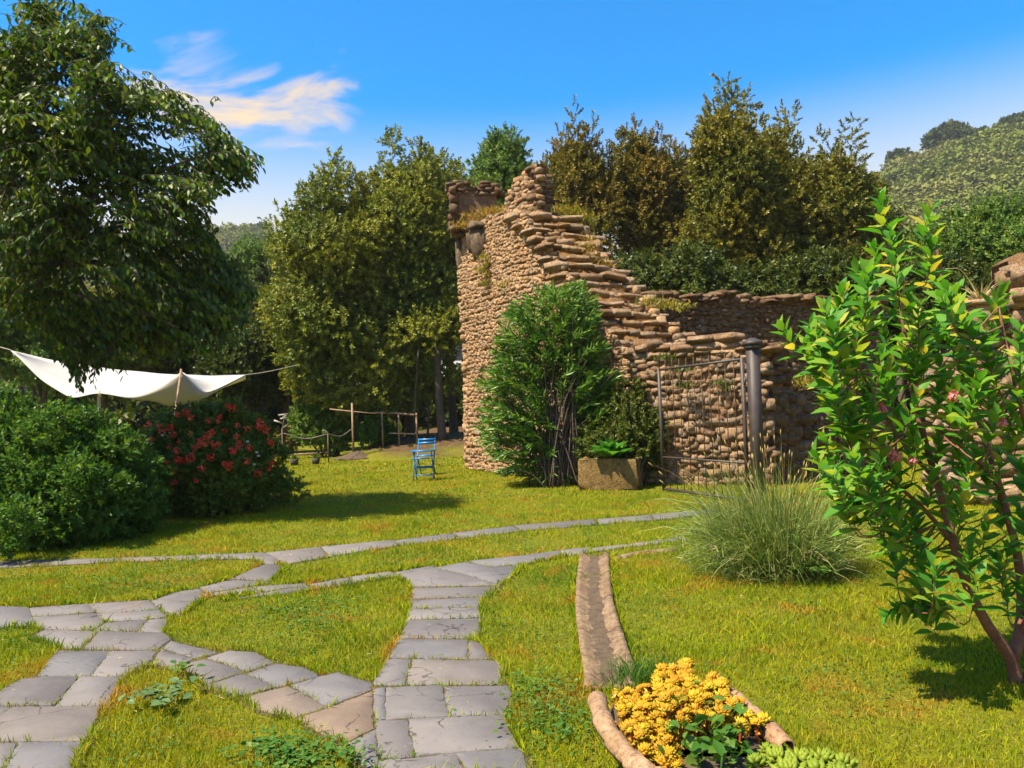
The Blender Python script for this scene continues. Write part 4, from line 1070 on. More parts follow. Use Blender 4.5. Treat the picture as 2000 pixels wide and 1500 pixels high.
for k, (x, y) in enumerate(((440, 290), (480, 560), (350, 640), (250, 200), (160, 80), (80, 60), (380, 420), (230, 690), (150, 500), (60, 250), (300, 330))):
    e = at(x, y, 11.6 + random.uniform(-.9, .7)); i = 5 + (k * 7) % 13; s = trunk[i]
    i = max(i, 11); s = trunk[i]
    pts = curve([s, s + (e - s) * .35 + np.array([0, 0, .35]), s + (e - s) * .75 + np.array([0, 0, .25]), e], 12)
    MB().add(*tube_geo(pts, np.linspace(.06, .008, 12), 7)).build('branch', M['bark'], lt, True)

# ------------------------------------------------------------------ oleander against the tower
ol = thing('oleander_bush', 'tall narrow-leaved green oleander growing against the tower', 'bush', gp(1085, 948))
OP = np.array([(985, 935), (950, 880), (925, 825), (945, 790), (930, 740), (960, 690), (985, 610), (1040, 560), (1085, 552), (1130, 542), (1160, 570), (1172, 620), (1190, 690), (1210, 730), (1195, 790), (1150, 850), (1125, 900), (1120, 940), (1060, 950), (1020, 930)], float)
Q = RNG.uniform((920, 540), (1215, 950), (2200, 2)); Q = Q[inside(Q, OP)]
Q = Q[~inside(Q, np.array([(1075, 770), (1120, 770), (1135, 930), (1100, 930)], float))][:820]
base = gp(1090, 950); pos, axs, nrs, siz = [], [], [], []
for qi, q in enumerate(Q):
    Y = 15.0 + random.uniform(-.6, .55)
    tip = at(q[0], q[1], Y)
    if tip[2] < .12: continue
    b0 = base + RNG.normal(size=3) * np.array([.18, .12, 0]); h = tip - b0
    mid = b0 + h * np.array([.35, .35, .6]); low = (q[1] > 860)
    pts = curve([b0, mid, tip], 14)
    if qi % 7 == 0: MB().add(*tube_geo(pts, np.linspace(.016, .004, 14), 5)).build('stem', M['bark'], ol, True)
    out = unit(np.array([h[0] * 1.0 + random.gauss(0, .3), -.5 + random.gauss(0, .35), .5 if not low else .1]))
    for j in range(22):
        s = j / 22 * .42; p = tip - out * (.42 - s); a = j * 2.4 + random.random(); sx = unit(np.cross(out, [.3, .2, .9])); sy = np.cross(out, sx)
        side = sx * math.cos(a) + sy * math.sin(a); e = random.uniform(.35, .9) * (1 - .5 * j / 22)
        pos.append(p); axs.append(out * (1 - e * .5) + side * e + np.array([0, 0, -.12])); nrs.append(out + RNG.normal(size=3) * .25); siz.append(random.uniform(.13, .22))
leaves(ol, leaf_tpl(1, .17, .012, .16), np.array(pos), np.array(axs), np.array(nrs), np.array(siz), M['oleander'], n_parts=300)
fb = [petals(18, .035).mesh('flower_bud', M['sedumgreen'])]
for x, y in ((1068, 622), (1120, 585), (1148, 622), (1050, 613), (1102, 632)):
    put(bpy.data.objects.new('flower_bud', fb[0]), ol, Matrix.Translation(at(x, y, 14.35).tolist()))

# ------------------------------------------------------------------ leafy shrub close by on the right
rb = gp(1986, 1338)
rs_ = thing('broadleaf_shrub', 'close leafy shrub with bright green leaves and reddish leaning stems', 'shrub', rb)
YB = rb[1]
def stem(pts, r0, r1, name='stem'):
    P = curve(pts, 18); MB().add(*tube_geo(P, np.linspace(r0, r1, 18), 8)).build(name, M['redbark'], rs_, True); return P
sk = []
sk.append(stem([rb - np.array([0, 0, .03]), at(1975, 1285, YB), at(1925, 1215, YB - .02), at(1880, 1120, YB - .05), at(1852, 1020, YB), at(1818, 900, YB + .05), at(1780, 760, YB + .1), at(1760, 600, YB + .15), at(1725, 450, YB + .1)], .036, .007))
sk.append(stem([at(1978, 1290, YB), at(1995, 1210, YB + .08), at(1990, 1100, YB + .15), at(1955, 960, YB + .2), at(1900, 780, YB + .3), at(1850, 600, YB + .3), at(1826, 460, YB + .3)], .034, .007))
sk.append(stem([at(1990, 1250, YB + .05), at(2040, 1120, YB), at(2030, 950, YB - .1), at(1985, 760, YB - .15), at(1950, 600, YB - .15)], .024, .006))
sk.append(stem([at(1862, 1060, YB), at(1800, 990, YB - .1), at(1730, 930, YB - .15), at(1665, 880, YB - .2)], .014, .005))
sk.append(stem([at(1830, 940, YB + .02), at(1760, 860, YB + .15), at(1700, 760, YB + .2), at(1650, 660, YB + .2)], .013, .005))
sk.append(stem([at(1950, 950, YB + .2), at(1890, 880, YB + .05), at(1820, 830, YB - .1)], .012, .005))
sk.append(stem([at(1905, 1170, YB - .03), at(1860, 1185, YB - .1), at(1775, 1185, YB - .16)], .010, .004))
SK = np.concatenate(sk)
tips = [(1605, 600), (1588, 628), (1575, 660), (1600, 655), (1625, 615), (1650, 560), (1675, 590), (1585, 690), (1615, 720), (1590, 880), (1630, 930), (1722, 392), (1735, 440), (1712, 480), (1825, 408), (1830, 460), (1812, 500), (1750, 520), (1690, 520), (1665, 530), (1780, 560), (1640, 590), (1630, 640), (1590, 650), (1610, 690), (1680, 660), (1650, 690), (1720, 630), (1770, 620), (1740, 570), (1700, 580), (1850, 570), (1872, 560), (1880, 610), (1950, 560), (1960, 600), (1930, 660), (1900, 700), (1985, 720), (1990, 640),
        (1800, 650), (1830, 690), (1780, 690), (1740, 700), (1690, 740), (1650, 770), (1640, 800), (1700, 790), (1640, 840), (1600, 850), (1620, 900), (1660, 880), (1680, 920), (1720, 860), (1750, 800), (1790, 770), (1830, 750), (1860, 790), (1900, 780), (1940, 800), (1975, 830), (1990, 900), (1950, 880), (1910, 880), (1870, 870), (1830, 850), (1790, 860), (1760, 920), (1720, 950), (1690, 980), (1740, 1000), (1780, 980), (1820, 930), (1850, 950), (1890, 960), (1840, 1000), (1790, 1040), (1930, 1000), (1985, 990), (1975, 1060), (1940, 1090), (1900, 1060), (1960, 1120), (1995, 1130), (1765, 1190), (1740, 1195), (1800, 1170), (1840, 1190), (1920, 740), (1880, 830), (1660, 950), (1710, 900), (1870, 680), (1840, 640), (1790, 600), (1760, 670), (1720, 730), (2030, 700), (2050, 800), (2040, 900), (2060, 1000), (2030, 620), (1700, 1020), (1860, 1060), (1800, 1080), (1910, 1120), (1830, 1100), (1990, 780), (1955, 700), (1870, 740), (1610, 770), (1750, 1060)]
pos, axs, nrs, siz, LT = [], [], [], [], []
for (x, y) in tips + [(x + random.uniform(-45, 45), y + random.uniform(-30, 60)) for x, y in tips[::2] if 560 < y < 1060]:
    x += random.uniform(-8, 8); y += random.uniform(-8, 8)
    low = y > 1150
    tip = at(x, y, YB + (random.uniform(-.45, .4) if not low else -.15))
    dist = np.linalg.norm(SK - tip, axis=1) + 2.0 * np.maximum(0, SK[:, 2] - tip[2] + .08); s = SK[np.argmin(dist)]
    d = unit(np.array([(tip - s)[0] * .5, (tip - s)[1] * .4, .35])) if not low else unit(tip - s)
    ln = min(.26, np.linalg.norm(tip - s))
    pts = curve([s, tip - d * ln, tip], 8)
    MB().add(*tube_geo(pts, np.linspace(.005, .002, 8), 5, False)).build('twig', M['redbark'], rs_, True)
    nl = random.randint(11, 15)
    for j in range(nl):
        f = j / nl; p = tip - d * .21 * (1 - f); a = j * 2.4 + random.random() * .4
        sx = unit(np.cross(d, [.2, .9, .3])); sy = np.cross(d, sx); side = sx * math.cos(a) + sy * math.sin(a); e = 1.15 - .8 * f + random.uniform(-.15, .15)
        pos.append(p); axs.append(d * math.cos(e) + side * math.sin(e)); nrs.append(d * math.sin(e) - side * math.cos(e) + RNG.normal(size=3) * .12); siz.append(random.uniform(.10, .16) * (1 - .35 * f))
leaves(rs_, leaf_tpl(1, .46, .09, .14), np.array(pos), np.array(axs), np.array(nrs), np.array(siz), M['laurel'], n_parts=300)
pk = [petals(34, .03).mesh('blossom', M['pink'])]
for x, y in ((1742, 886), (1750, 893), (1782, 900), (1720, 803), (1955, 828), (1862, 775)):
    put(bpy.data.objects.new('blossom', pk[0]), rs_, Matrix.Translation(at(x, y, YB - .25).tolist()) @ Matrix.Scale(random.uniform(.5, .9), 4))

# ------------------------------------------------------------------ the white shade sail
random.seed(33); RNG = np.random.default_rng(9)
sl = thing('shade_sail', 'white cloth shade sail stretched over the shrubs between ropes and poles', 'canopy', gp(345, 960))
far = [(25, 685, 15.5), (90, 701, 16.2), (160, 713, 16.8), (230, 722, 17.2), (300, 729, 17.4), (360, 732, 17.5), (410, 733.5, 17.3), (450, 733, 17.0), (480, 732, 16.6)]
mid = [(25, 685.5, 15.5), (85, 722, 15.4), (150, 752, 15.2), (215, 768, 15.0), (262, 774, 14.95), (318, 752, 14.8), (354, 727, 14.7), (398, 772, 15.0), (480, 732.5, 16.6)]
near = [(25, 686, 15.5), (80, 742, 14.9), (140, 779, 14.5), (190, 767, 14.4), (262, 780, 14.9), (300, 784, 14.95), (340, 795, 15.0), (398, 779, 15.05), (480, 733, 16.6)]
rows = [np.array([at(*q) for q in r]) for r in (far, mid, near)]
nu = 57
def taut(r):
    u = np.linspace(0, 8, nu); q = np.stack([np.interp(u, range(9), r[:, k]) for k in range(3)], 1)
    for _ in range(3): q[1:-1] = (q[:-2] + 2 * q[1:-1] + q[2:]) / 4
    return q
rows = [taut(r) for r in rows]
rows[1][42] = at(354, 726, 14.7)
for k_ in (41, 43): rows[1][k_] = rows[1][k_] * .5 + (rows[1][42] + rows[1][k_ - 42 + k_]) * .25
G = []
for k in range(15):
    v = k / 7
    if v <= 1: r = rows[0] * (1 - v) + rows[1] * v; r = r + np.array([0, 0, -.10 * math.sin(v * PI)])
    else: r = rows[1] * (2 - v) + rows[2] * (v - 1); r = r + np.array([0, -.06 * math.sin((v - 1) * PI), 0])
    u = np.linspace(0, 1, nu); r = r + np.stack([0 * u, 0 * u, .006 * np.sin(u * 31 + v * 4) * np.sin(u * PI)], 1); G.append(r)
G = np.concatenate(G); i, j = np.meshgrid(np.arange(14), np.arange(nu - 1), indexing='ij')
cloth = MB().add(G, np.stack([i * nu + j, i * nu + j + 1, (i + 1) * nu + j + 1, (i + 1) * nu + j], -1).reshape(-1, 4), .5).build('cloth', M['sail'], sl, True)
so = cloth.modifiers.new('thickness', 'SOLIDIFY'); so.thickness = .004
hem = MB(); hem.add(*tube_geo(rows[2] + np.array([0, -.006, 0]), .007, 6)); hem.build('hem', M['wire'], cloth, True)
top = at(354, 726, 14.7); ft = at(341, 818, 14.4); ft = top + (ft - top) * (top[2] / (top[2] - ft[2]))
MB().add(*tube_geo([ft, top + np.array([0, 0, .05])], [.026, .02], 8)).build('pole', M['wood'], sl, True)
p2 = at(193, 766, 14.6); MB().add(*tube_geo([(p2[0], p2[1], 0), p2 + np.array([0, 0, .03])], [.03, .03], 8)).build('pole', M['sail'], sl, True)
p3 = at(370, 785, 15.0); MB().add(*tube_geo([(p3[0] + .1, p3[1], 0), p3], [.02, .02], 8)).build('pole', M['sail'], sl, True)
MB().add(*tube_geo(curve([rows[0][0], at(0, 678, 15.5), at(-120, 648, 15.6)], 8), .008, 5)).build('rope', M['rope'], sl, True)
MB().add(*tube_geo(curve([rows[0][-1], at(522, 726, 18.5), at(585, 712, 22)], 8), .009, 5)).build('rope', M['rope'], sl, True)

# ------------------------------------------------------------------ iron gate and its post
gb, ge = gp(1297, 961), gp(1462, 984)
hg, gd = 2.12, unit(ge - gb)
ga = thing('iron_gate', 'open brown iron gate of thin upright bars in front of the wall', 'gate', gb)
lift = np.array([0, 0, .03])
top_z = lambda s: np.array([0, 0, 2.12 + .04 * s])
MB().add(*bar_geo(gb + lift, gb + top_z(0), .05)).build('stile', M['iron'], ga)
MB().add(*bar_geo(ge + lift, ge + top_z(1), .05)).build('stile', M['iron'], ga)
o_ = gd * .026
MB().add(*bar_geo(gb + top_z(0) - np.array([0, 0, .02]) + o_, ge + top_z(1) - np.array([0, 0, .02]) - o_, .044, .034)).build('top_rail', M['iron'], ga)
MB().add(*bar_geo(gb + np.array([0, 0, .60]) + o_, ge + np.array([0, 0, .60]) - o_, .04, .03)).build('middle_rail', M['iron'], ga)
MB().add(*bar_geo(gb + np.array([0, 0, .055]) + o_, ge + np.array([0, 0, .055]) - o_, .044, .04)).build('bottom_rail', M['iron'], ga)
for k in range(1, 11):
    p = gb + (ge - gb) * k / 11
    MB().add(*tube_geo([p + np.array([0, 0, .05]), p + np.array([0, 0, 2.22]), p + np.array([0, 0, 2.26])], [.0075, .0075, .002], 6)).build('bar', M['rust'], ga)
gpost = thing('gate_post', 'square dark iron gate post with a capped top', 'post', gp(1484, 987))
c = gp(1484, 987); hp = 2.28
MB().add(*box_geo(c + np.array([0, 0, hp / 2]), (.14, .14, hp), np.array(Matrix.Rotation(.35, 3, 'Z')))).build('shaft', M['iron'], gpost)
R_ = np.array(Matrix.Rotation(.35, 3, 'Z'))
MB().add(*box_geo(c + np.array([0, 0, hp + .025]), (.175, .175, .05), R_)).build('collar', M['iron'], gpost)
V, F = box_geo(c + np.array([0, 0, hp + .08]), (.205, .205, .05), R_); cap = MB().add(V, F)
q = np.array([[-.10, -.10, 0], [.10, -.10, 0], [.10, .10, 0], [-.10, .10, 0], [-.03, -.03, .05], [.03, -.03, .05], [.03, .03, .05], [-.03, .03, .05]]) @ R_.T + c + np.array([0, 0, hp + .106])
cap.add(q, [np.array([[0, 1, 5, 4], [1, 2, 6, 5], [2, 3, 7, 6], [3, 0, 4, 7], [4, 5, 6, 7]])]).build('cap', M['iron'], gpost)
for z in (.5, 1.75): MB().add(*tube_geo([ge + gd * .045 + np.array([0, 0, z]), ge + gd * .045 + np.array([0, 0, z + .12])], .016, 8)).build('hinge', M['iron'], gpost)

# ------------------------------------------------------------------ stone trough and its broad-leaved plant
tc = gp(1198, 958) + np.array([0.02, .35, 0])
tr = thing('stone_trough', 'mossy yellowish stone trough standing between oleander and gate', 'planter', tc)
def rough_box(c, s, rot, amp=.012, sub=4):
    bm = bmesh.new(); bmesh.ops.create_cube(bm, size=1); bmesh.ops.subdivide_edges(bm, edges=bm.edges[:], cuts=sub, use_grid_fill=True)
    V = np.array([v.co[:] for v in bm.verts]); F = np.array([[v.index for v in f.verts] for f in bm.faces]); bm.free()
    r = np.linalg.norm(np.abs(V) ** 8, axis=1) ; V = V * (1 - .03 * (np.abs(V) > .49).sum(1, keepdims=True).clip(1, 3) + .03)
    V = V * np.asarray(s) + RNG.normal(size=V.shape) * amp
    return V @ np.array(Matrix.Rotation(rot, 3, 'Z')).T + np.asarray(c), F
rz = -.32; Rz = np.array(Matrix.Rotation(rz, 3, 'Z'))
hw_, dp_, hh_ = 1.06, .62, .56
for dx_, dy_, sx_, sy_ in ((0, -dp_ / 2, hw_, .1), (0, dp_ / 2, hw_, .1), (-hw_ / 2 + .05, 0, .1, dp_ - .1), (hw_ / 2 - .05, 0, .1, dp_ - .1)):
    MB().add(*rough_box(tc + Rz @ np.array([dx_, dy_, 0]) + np.array([0, 0, hh_ / 2]), (sx_, sy_, hh_), rz)).build('side', M['trough'], tr, True)
MB().add(*box_geo(tc + np.array([0, 0, hh_ - .1]), (hw_ - .16, dp_ - .08, .06), Rz)).build('soil', M['soil'], tr)
cab = thing('broadleaf_plant', 'bright green cabbage-like plant with big round leaves in the trough', 'plant', at(1192, 895, tc[1] - .1))
cb = at(1193, 891, tc[1] - .3); pos, axs, nrs, siz = [], [], [], []
for k in range(26):
    a = k * 2.4; e = .2 + .85 * (k / 26) + random.uniform(-.1, .1); d = np.array([math.cos(a) * math.sin(e) * 1.2, math.sin(a) * math.sin(e), math.cos(e)])
    pos.append(cb + d * .05 + np.array([random.uniform(-.12, .12), 0, -.04])); axs.append(d); nrs.append(np.array([0, 0, 1.2]) - d * .3); siz.append(random.uniform(.28, .44))
leaves(cab, leaf_tpl(1, .7, .1, .2), np.array(pos), np.array(axs), np.array(nrs), np.array(siz), M['cabbage'], n_parts=26)

# ------------------------------------------------------------------ lavender bush
lv = thing('lavender_bush', 'spreading grey-green lavender bush with thin stalks in front of the gate', 'bush', gp(1525, 1128))
lb = gp(1525, 1125) + np.array([0, .1, 0]); lb[2] = 0
def blade_np(base, tipv, w, seg=3, sag=.12):
    """ribbons from base to tip, bending outwards"""
    n = len(base); d = tipv - base; h = unit(np.cross(d, RNG.normal(size=(n, 3)))); V = []
    for k in range(seg + 1):
        t = k / seg; c = base + d * t + np.array([0, 0, 1.]) * (np.linalg.norm(d, axis=1, keepdims=True) * sag * math.sin(t * PI))
        ww = w * (1 - t * .75)
        if k < seg: V += [c - h * ww[:, None] / 2, c + h * ww[:, None] / 2]
        else: V += [c]
    V = np.stack(V, 1); m = V.shape[1]; F3, F4 = [], []
    for k in range(seg - 1): F4.append([2 * k, 2 * k + 1, 2 * k + 3, 2 * k + 2])
    F3.append([2 * seg - 2, 2 * seg - 1, 2 * seg])
    o = (np.arange(n) * m)[:, None, None]
    fs = [(np.array(F3)[None] + o).reshape(-1, 3)]
    if F4: fs.append((np.array(F4)[None] + o).reshape(-1, 4))
    return V.reshape(-1, 3), fs, np.repeat(RNG.random(n), m)
n = 3300; a = RNG.uniform(0, 2 * PI, n); e = np.abs(RNG.normal(0, .85, n)); e = np.clip(e, 0, 1.5)
r0 = RNG.uniform(0, .42, n) ; b_ = lb + np.stack([np.cos(a) * r0 * 1.3, np.sin(a) * r0, RNG.uniform(0, .25, n)], 1)
ln = RNG.uniform(.28, .74, n) * (1 + .12 * np.sin(a * 3 + 1)); lean = np.array([-.10, 0, 0])
dirv = np.stack([np.cos(a) * np.sin(e) * 1.25, np.sin(a) * np.sin(e), np.cos(e) * .95 + .05], 1) + lean
tp = b_ + (dirv + RNG.normal(size=dirv.shape) * .16) * ln[:, None]; tp[:, 2] = np.maximum(tp[:, 2], .03)
MB().add(*blade_np(b_, tp, RNG.uniform(.004, .009, n), 4, .2)).build('stems', M['lavender'], lv, kind='stuff')
n = 4200; d = sphere_dirs(n); b_ = lb + np.array([-.06, 0, .22]) + d * np.array([.82, .6, .34]) * RNG.uniform(.55, 1, (n, 1)); b_[:, 2] = np.maximum(b_[:, 2], .03); e_ = unit(d * .5 + RNG.normal(size=(n, 3)) * .7 + np.array([0, 0, .35]))
MB().add(*blade_np(b_, b_ + e_ * RNG.uniform(.05, .17, (n, 1)), RNG.uniform(.004, .009, n), 2, .1)).build('side_shoots', M['lavender'], lv, kind='stuff')
n = 80; a = RNG.uniform(0, 2 * PI, n); e = np.clip(np.abs(RNG.normal(0, .4, n)), 0, 1.1); r0 = RNG.uniform(0, .35, n)
b_ = lb + np.stack([np.cos(a) * r0 * 1.2, np.sin(a) * r0, np.full(n, .3)], 1); ln = RNG.uniform(.6, 1.0, n)
tp = b_ + (np.stack([np.cos(a) * np.sin(e) * 1.2, np.sin(a) * np.sin(e), np.cos(e)], 1) + lean * .4) * ln[:, None]
MB().add(*blade_np(b_, tp, np.full(n, .004), 4)).build('flower_stalks', M['drystalk'], lv, kind='stuff')
sp = MB()
for t_, d_ in zip(tp, unit(tp - b_)):
    sp.add(*tube_geo([t_ - d_ * .05, t_ - d_ * .02, t_ + d_ * .01], [.003, .006, .002], 5))
sp.build('flower_spikes', M['drystalk'], lv, kind='stuff')
for k in range(26):
    a_ = k * 2.4; rr_ = random.uniform(.3, .75); e_ = lb + np.array([math.cos(a_) * rr_, math.sin(a_) * rr_ * .75, random.uniform(.12, .3)]); MB().add(*tube_geo(curve([lb, (lb + e_) / 2 + np.array([0, 0, .04]), e_], 6), np.linspace(.014, .005, 6), 6)).build('woody_stem', M['bark'], lv, True)

# ------------------------------------------------------------------ blue folding chair and table
def slat_bar(root, name, a, b_, w, d, mat='blue'): return MB().add(*bar_geo(a, b_, w, d)).build(name, M[mat], root)
c0 = gp(830, 930) + np.array([0, .35, 0])
ch = thing('folding_chair', 'blue slatted folding chair standing behind the small blue table', 'chair', c0)
ry = np.array(Matrix.Rotation(-.06, 3, 'Z'))
def cl_(x, y, z): return c0 + ry @ np.array([x, y, z])
for s in (-.2, .2):
    slat_bar(ch, 'leg', cl_(s, -.22, 0), cl_(s, .22, .86), .022, .028)
    slat_bar(ch, 'leg', cl_(s * .86, .26, 0), cl_(s * .86, -.22, .47), .022, .028)
for z, y in ((.83, .19), (.75, .155)): slat_bar(ch, 'back_slat', cl_(-.215, y, z), cl_(.215, y, z), .02, .055)
for k in range(6): slat_bar(ch, 'seat_slat', cl_(-.2, -.2 + k * .065, .465), cl_(.2, -.2 + k * .065, .465), .05, .018)
slat_bar(ch, 'stretcher', cl_(-.2, -.12, .2), cl_(.2, -.12, .2), .02, .02)
t0 = gp(829, 938)
tbl = thing('folding_table', 'small blue folding table with thin top in front of the chair', 'table', t0)
def tl_(x, y, z): return t0 + ry @ np.array([x, y, z])
for k in range(4): slat_bar(tbl, 'top_slat', tl_(-.27, -.15 + k * .085, .655), tl_(.27, -.15 + k * .085, .655), .075, .02)
for s in (-.22, .22):
    slat_bar(tbl, 'leg', tl_(s, -.15, 0), tl_(s, .14, .64), .02, .024); slat_bar(tbl, 'leg', tl_(s * .9, .15, 0), tl_(s * .9, -.14, .64), .02, .024)
slat_bar(tbl, 'stretcher', tl_(-.22, -.1, .12), tl_(.22, -.1, .12), .02, .02)
slat_bar(tbl, 'lower_rail', tl_(-.2, .0, .29), tl_(.2, .0, .29), .02, .05)
slat_bar(tbl, 'hanging_bar', tl_(-.24, -.16, .49), tl_(.16, -.16, .50), .03, .03)

# ------------------------------------------------------------------ stakes, T-shaped post, rail, plank and pots
def gnd(px, py):
    p = gp(px, py); p[2] = float(ground_z(p[0], p[1])); return p
s1, s2, pt = gnd(553, 909), gnd(642, 904), gnd(691, 897)
def stake(lab, p, h, tip, name='garden_stake'):
    r = thing(name, lab, 'stake', p, 'rusty stakes on the lawn')
    MB().add(*tube_geo([p, p + np.array([0, 0, h])], [.022, .018], 6)).build('rod', M['rust'], r)
    MB().add(*tube_geo(curve([p + np.array([0, 0, h]), p + np.array([tip * .05, 0, h + .06]), p + np.array([tip * .16, 0, h + .1])], 6), .012, 5)).build('hook', M['wire'], r)
    return r
stake('thin rusty stake at the edge of the red-flowered shrub', s1, 1.12, 1)
stake('shorter rusty stake between pots and T-shaped post', s2, .93, -1)
wp = thing('wooden_post', 'tall brown T-shaped wooden post standing on a small earth mound', 'post', pt)
hp = 1.78
MB().add(*tube_geo([pt, pt + np.array([0, 0, hp])], [.038, .032], 8)).build('upright', M['wood'], wp, True)
MB().add(*tube_geo([at(644, 799, pt[1]), at(691, 804, pt[1]), at(735, 808, pt[1])], [.022, .022, .018], 6)).build('crossbar', M['wood'], wp, True)
V, F = lathe_geo(pt + np.array([.05, 0, -.03]), [(.75, 0), (.6, .03), (.38, .09), (.2, .17), (.07, .2), (0.001, .21)], 22); V += RNG.normal(size=V.shape) * .012
mo = MB().add(V, F).build('earth_mound', M['soil'], None, True, kind='structure')
ch1 = [(s1, 1.0, s2, .9), (s2, .9, pt, .95)]
lw = thing('garden_wire', 'sagging wire strung between the stakes and the T-shaped post', 'wire', s1)
for a_, za, b2, zb_ in ch1:
    m_ = (a_ + b2) / 2 + np.array([0, 0, (za + zb_) / 2 - .16]); MB().add(*tube_geo(curve([a_ + np.array([0, 0, za]), m_, b2 + np.array([0, 0, zb_])], 12), .011, 5)).build('strand', M['wire'], lw, True)
b3 = s1 + np.array([-1.0, .3, .7]); MB().add(*tube_geo(curve([s1 + np.array([0, 0, 1.0]), (s1 + b3) / 2 + np.array([0, 0, .3]), b3], 10), .011, 5)).build('strand', M['wire'], lw, True)
br = thing('forked_sticks', 'pale forked sticks on top of the thin rusty stake', 'ornament', s1 + np.array([0, 0, 1.2]))
for (x0, y0, x1, y1) in ((535, 821, 552, 827), (547, 818, 560, 816), (544, 811, 563, 809), (553, 815, 560, 811)): MB().add(*bar_geo(at(x0, y0, s1[1]), at(x1, y1, s1[1]), .022, .05)).build('arm', M['wire'], br)
MB().add(*tube_geo([s1 + np.array([0, 0, 1.1]), at(556, 810, s1[1])], .008, 5)).build('spindle', M['wire'], br)
pg = thing('pole_rail', 'rough wooden rail of debarked poles under the trees', 'fence', gnd(775, 893))
Yr = 26.2
for (x0, y0, x1, y1, r) in ((728, 806, 815, 811, .035),): MB().add(*tube_geo(curve([at(x0, y0, Yr), at(770, 807, Yr), at(x1, y1, Yr)], 10), r, 7)).build('rail', M['wood'], pg, True)
for x, y in ((746, 806), (778, 808), (813, 810)):
    t_ = at(x, y, Yr); g_ = np.array([t_[0], t_[1], float(ground_z(t_[0], t_[1])) - .05]); MB().add(*tube_geo([g_, t_ + np.array([0, 0, .06])], [.032, .028], 7)).build('post', M['wood'], pg, True)
MB().add(*tube_geo([at(760, 846, Yr), at(815, 848, Yr)], .026, 7)).build('rail', M['wood'], pg, True)
pl = thing('plank', 'long grey plank lying on the far lawn behind the pots', 'plank', gnd(595, 888))
MB().add(*bar_geo(gnd(540, 891) + np.array([0, 0, .05]), gnd(638, 887) + np.array([0, 0, .05]), .45, .06)).build('board', M['wood'], pl)
for px, py, lab in ((575, 909, 'small dark potted plant nearer the rusty stake'), (617, 907, 'small dark potted plant nearer the shorter stake')):
    p = gnd(px, py); r = thing('potted_plant', lab, 'plant', p, 'small pots on the lawn')
    MB().add(*lathe_geo(p, [(.001, .005), (.1, .005), (.14, .2), (.125, .2), (.12, .17), (.001, .17)], 14)).build('pot', M['pot'], r, True)
    d = sphere_dirs(60); d[:, 2] = np.abs(d[:, 2]); MB().add(*blade_np(np.tile(p + np.array([0, 0, .17]), (60, 1)), p + np.array([0, 0, .17]) + d * np.array([.2, .2, .22]), np.full(60, .03), 2)).build('foliage', M['redshrub'], r, kind='stuff')

# ------------------------------------------------------------------ stone gutter in the lawn
gut = thing('stone_gutter', 'worn U-shaped stone gutter running through the lawn to the flower bed', 'gutter', gp(1175, 1220))
gc = curve([gp(1161, 1088), gp(1160, 1130), gp(1162, 1190), gp(1176, 1260), gp(1190, 1318), gp(1190, 1352)], 49)
GW = .31
def u_profile(w, t=.035, d=.09, rise=.03):
    xs = np.array([-w / 2, -w / 2, -w / 2 + t, -w / 2 + t + .04, 0, w / 2 - t - .04, w / 2 - t, w / 2, w / 2]); zs = np.array([-.06, rise, rise, .022, .014, .022, rise, rise, -.06]); return xs, zs
GUT_POLY = []
seg = [0, 9, 17, 26, 34, 42, 48]
for k in range(6):
    i0, i1 = seg[k], seg[k + 1]; P = gc[i0:i1 + 1].copy(); T = unit(np.gradient(P, axis=0)); Sd = np.stack([T[:, 1], -T[:, 0], 0 * T[:, 0]], 1)
    P[0] += T[0] * .008; P[-1] -= T[-1] * .008
    w = GW * (.95 if k < 5 else .9); xs, zs = u_profile(w, rise=random.uniform(.048, .058)); m = len(xs); V = []
    for p, s in zip(P, Sd): V += [p + s * x + np.array([0, 0, z]) + RNG.normal(size=3) * .0016 for x, z in zip(xs, zs)]
    n = len(P); F = [[i * m + j, i * m + j + 1, (i + 1) * m + j + 1, (i + 1) * m + j] for i in range(n - 1) for j in range(m - 1)]
    e_ = (n - 1) * m; MB().add(np.array(V), [np.array(F)[:, ::-1], np.array([[0, 1, 2, 3], [5, 6, 7, 8], [e_ + 3, e_ + 2, e_ + 1, e_], [e_ + 8, e_ + 7, e_ + 6, e_ + 5]]), np.array([[0, 3, 4], [4, 5, 8], [0, 4, 8], [e_ + 4, e_ + 3, e_], [e_ + 8, e_ + 5, e_ + 4]])]).build('channel_piece', M['gutter'], gut, True)
T = unit(np.gradient(gc, axis=0)); Sd = np.stack([T[:, 1], -T[:, 0]], 1)
GUT_POLY = np.vstack([gc[:, :2] + Sd * GW * .5, (gc[:, :2] - Sd * GW * .5)[::-1]])
MB().add(np.column_stack([np.vstack([gc[:, :2] + Sd * .098, (gc[:, :2] - Sd * .098)[::-1]]), np.full(98, .02)]), [np.array([[i, i + 1, 96 - i, 97 - i] for i in range(48)])]).build('silt', M['silt'], gut)
kp = curve([gp(1185, 1096), gp(1210, 1090), gp(1255, 1081), gp(1320, 1076)], 16)
kb_ = thing('stone_kerb', 'low brown stone edging beside the upper end of the gutter', 'kerb', kp[0])
for k in range(3): MB().add(*tube_geo(kp[k * 5:k * 5 + 6] - np.array([0, 0, .02]), .05, 8)).build('kerb_stone', M['gutter'], kb_, True)

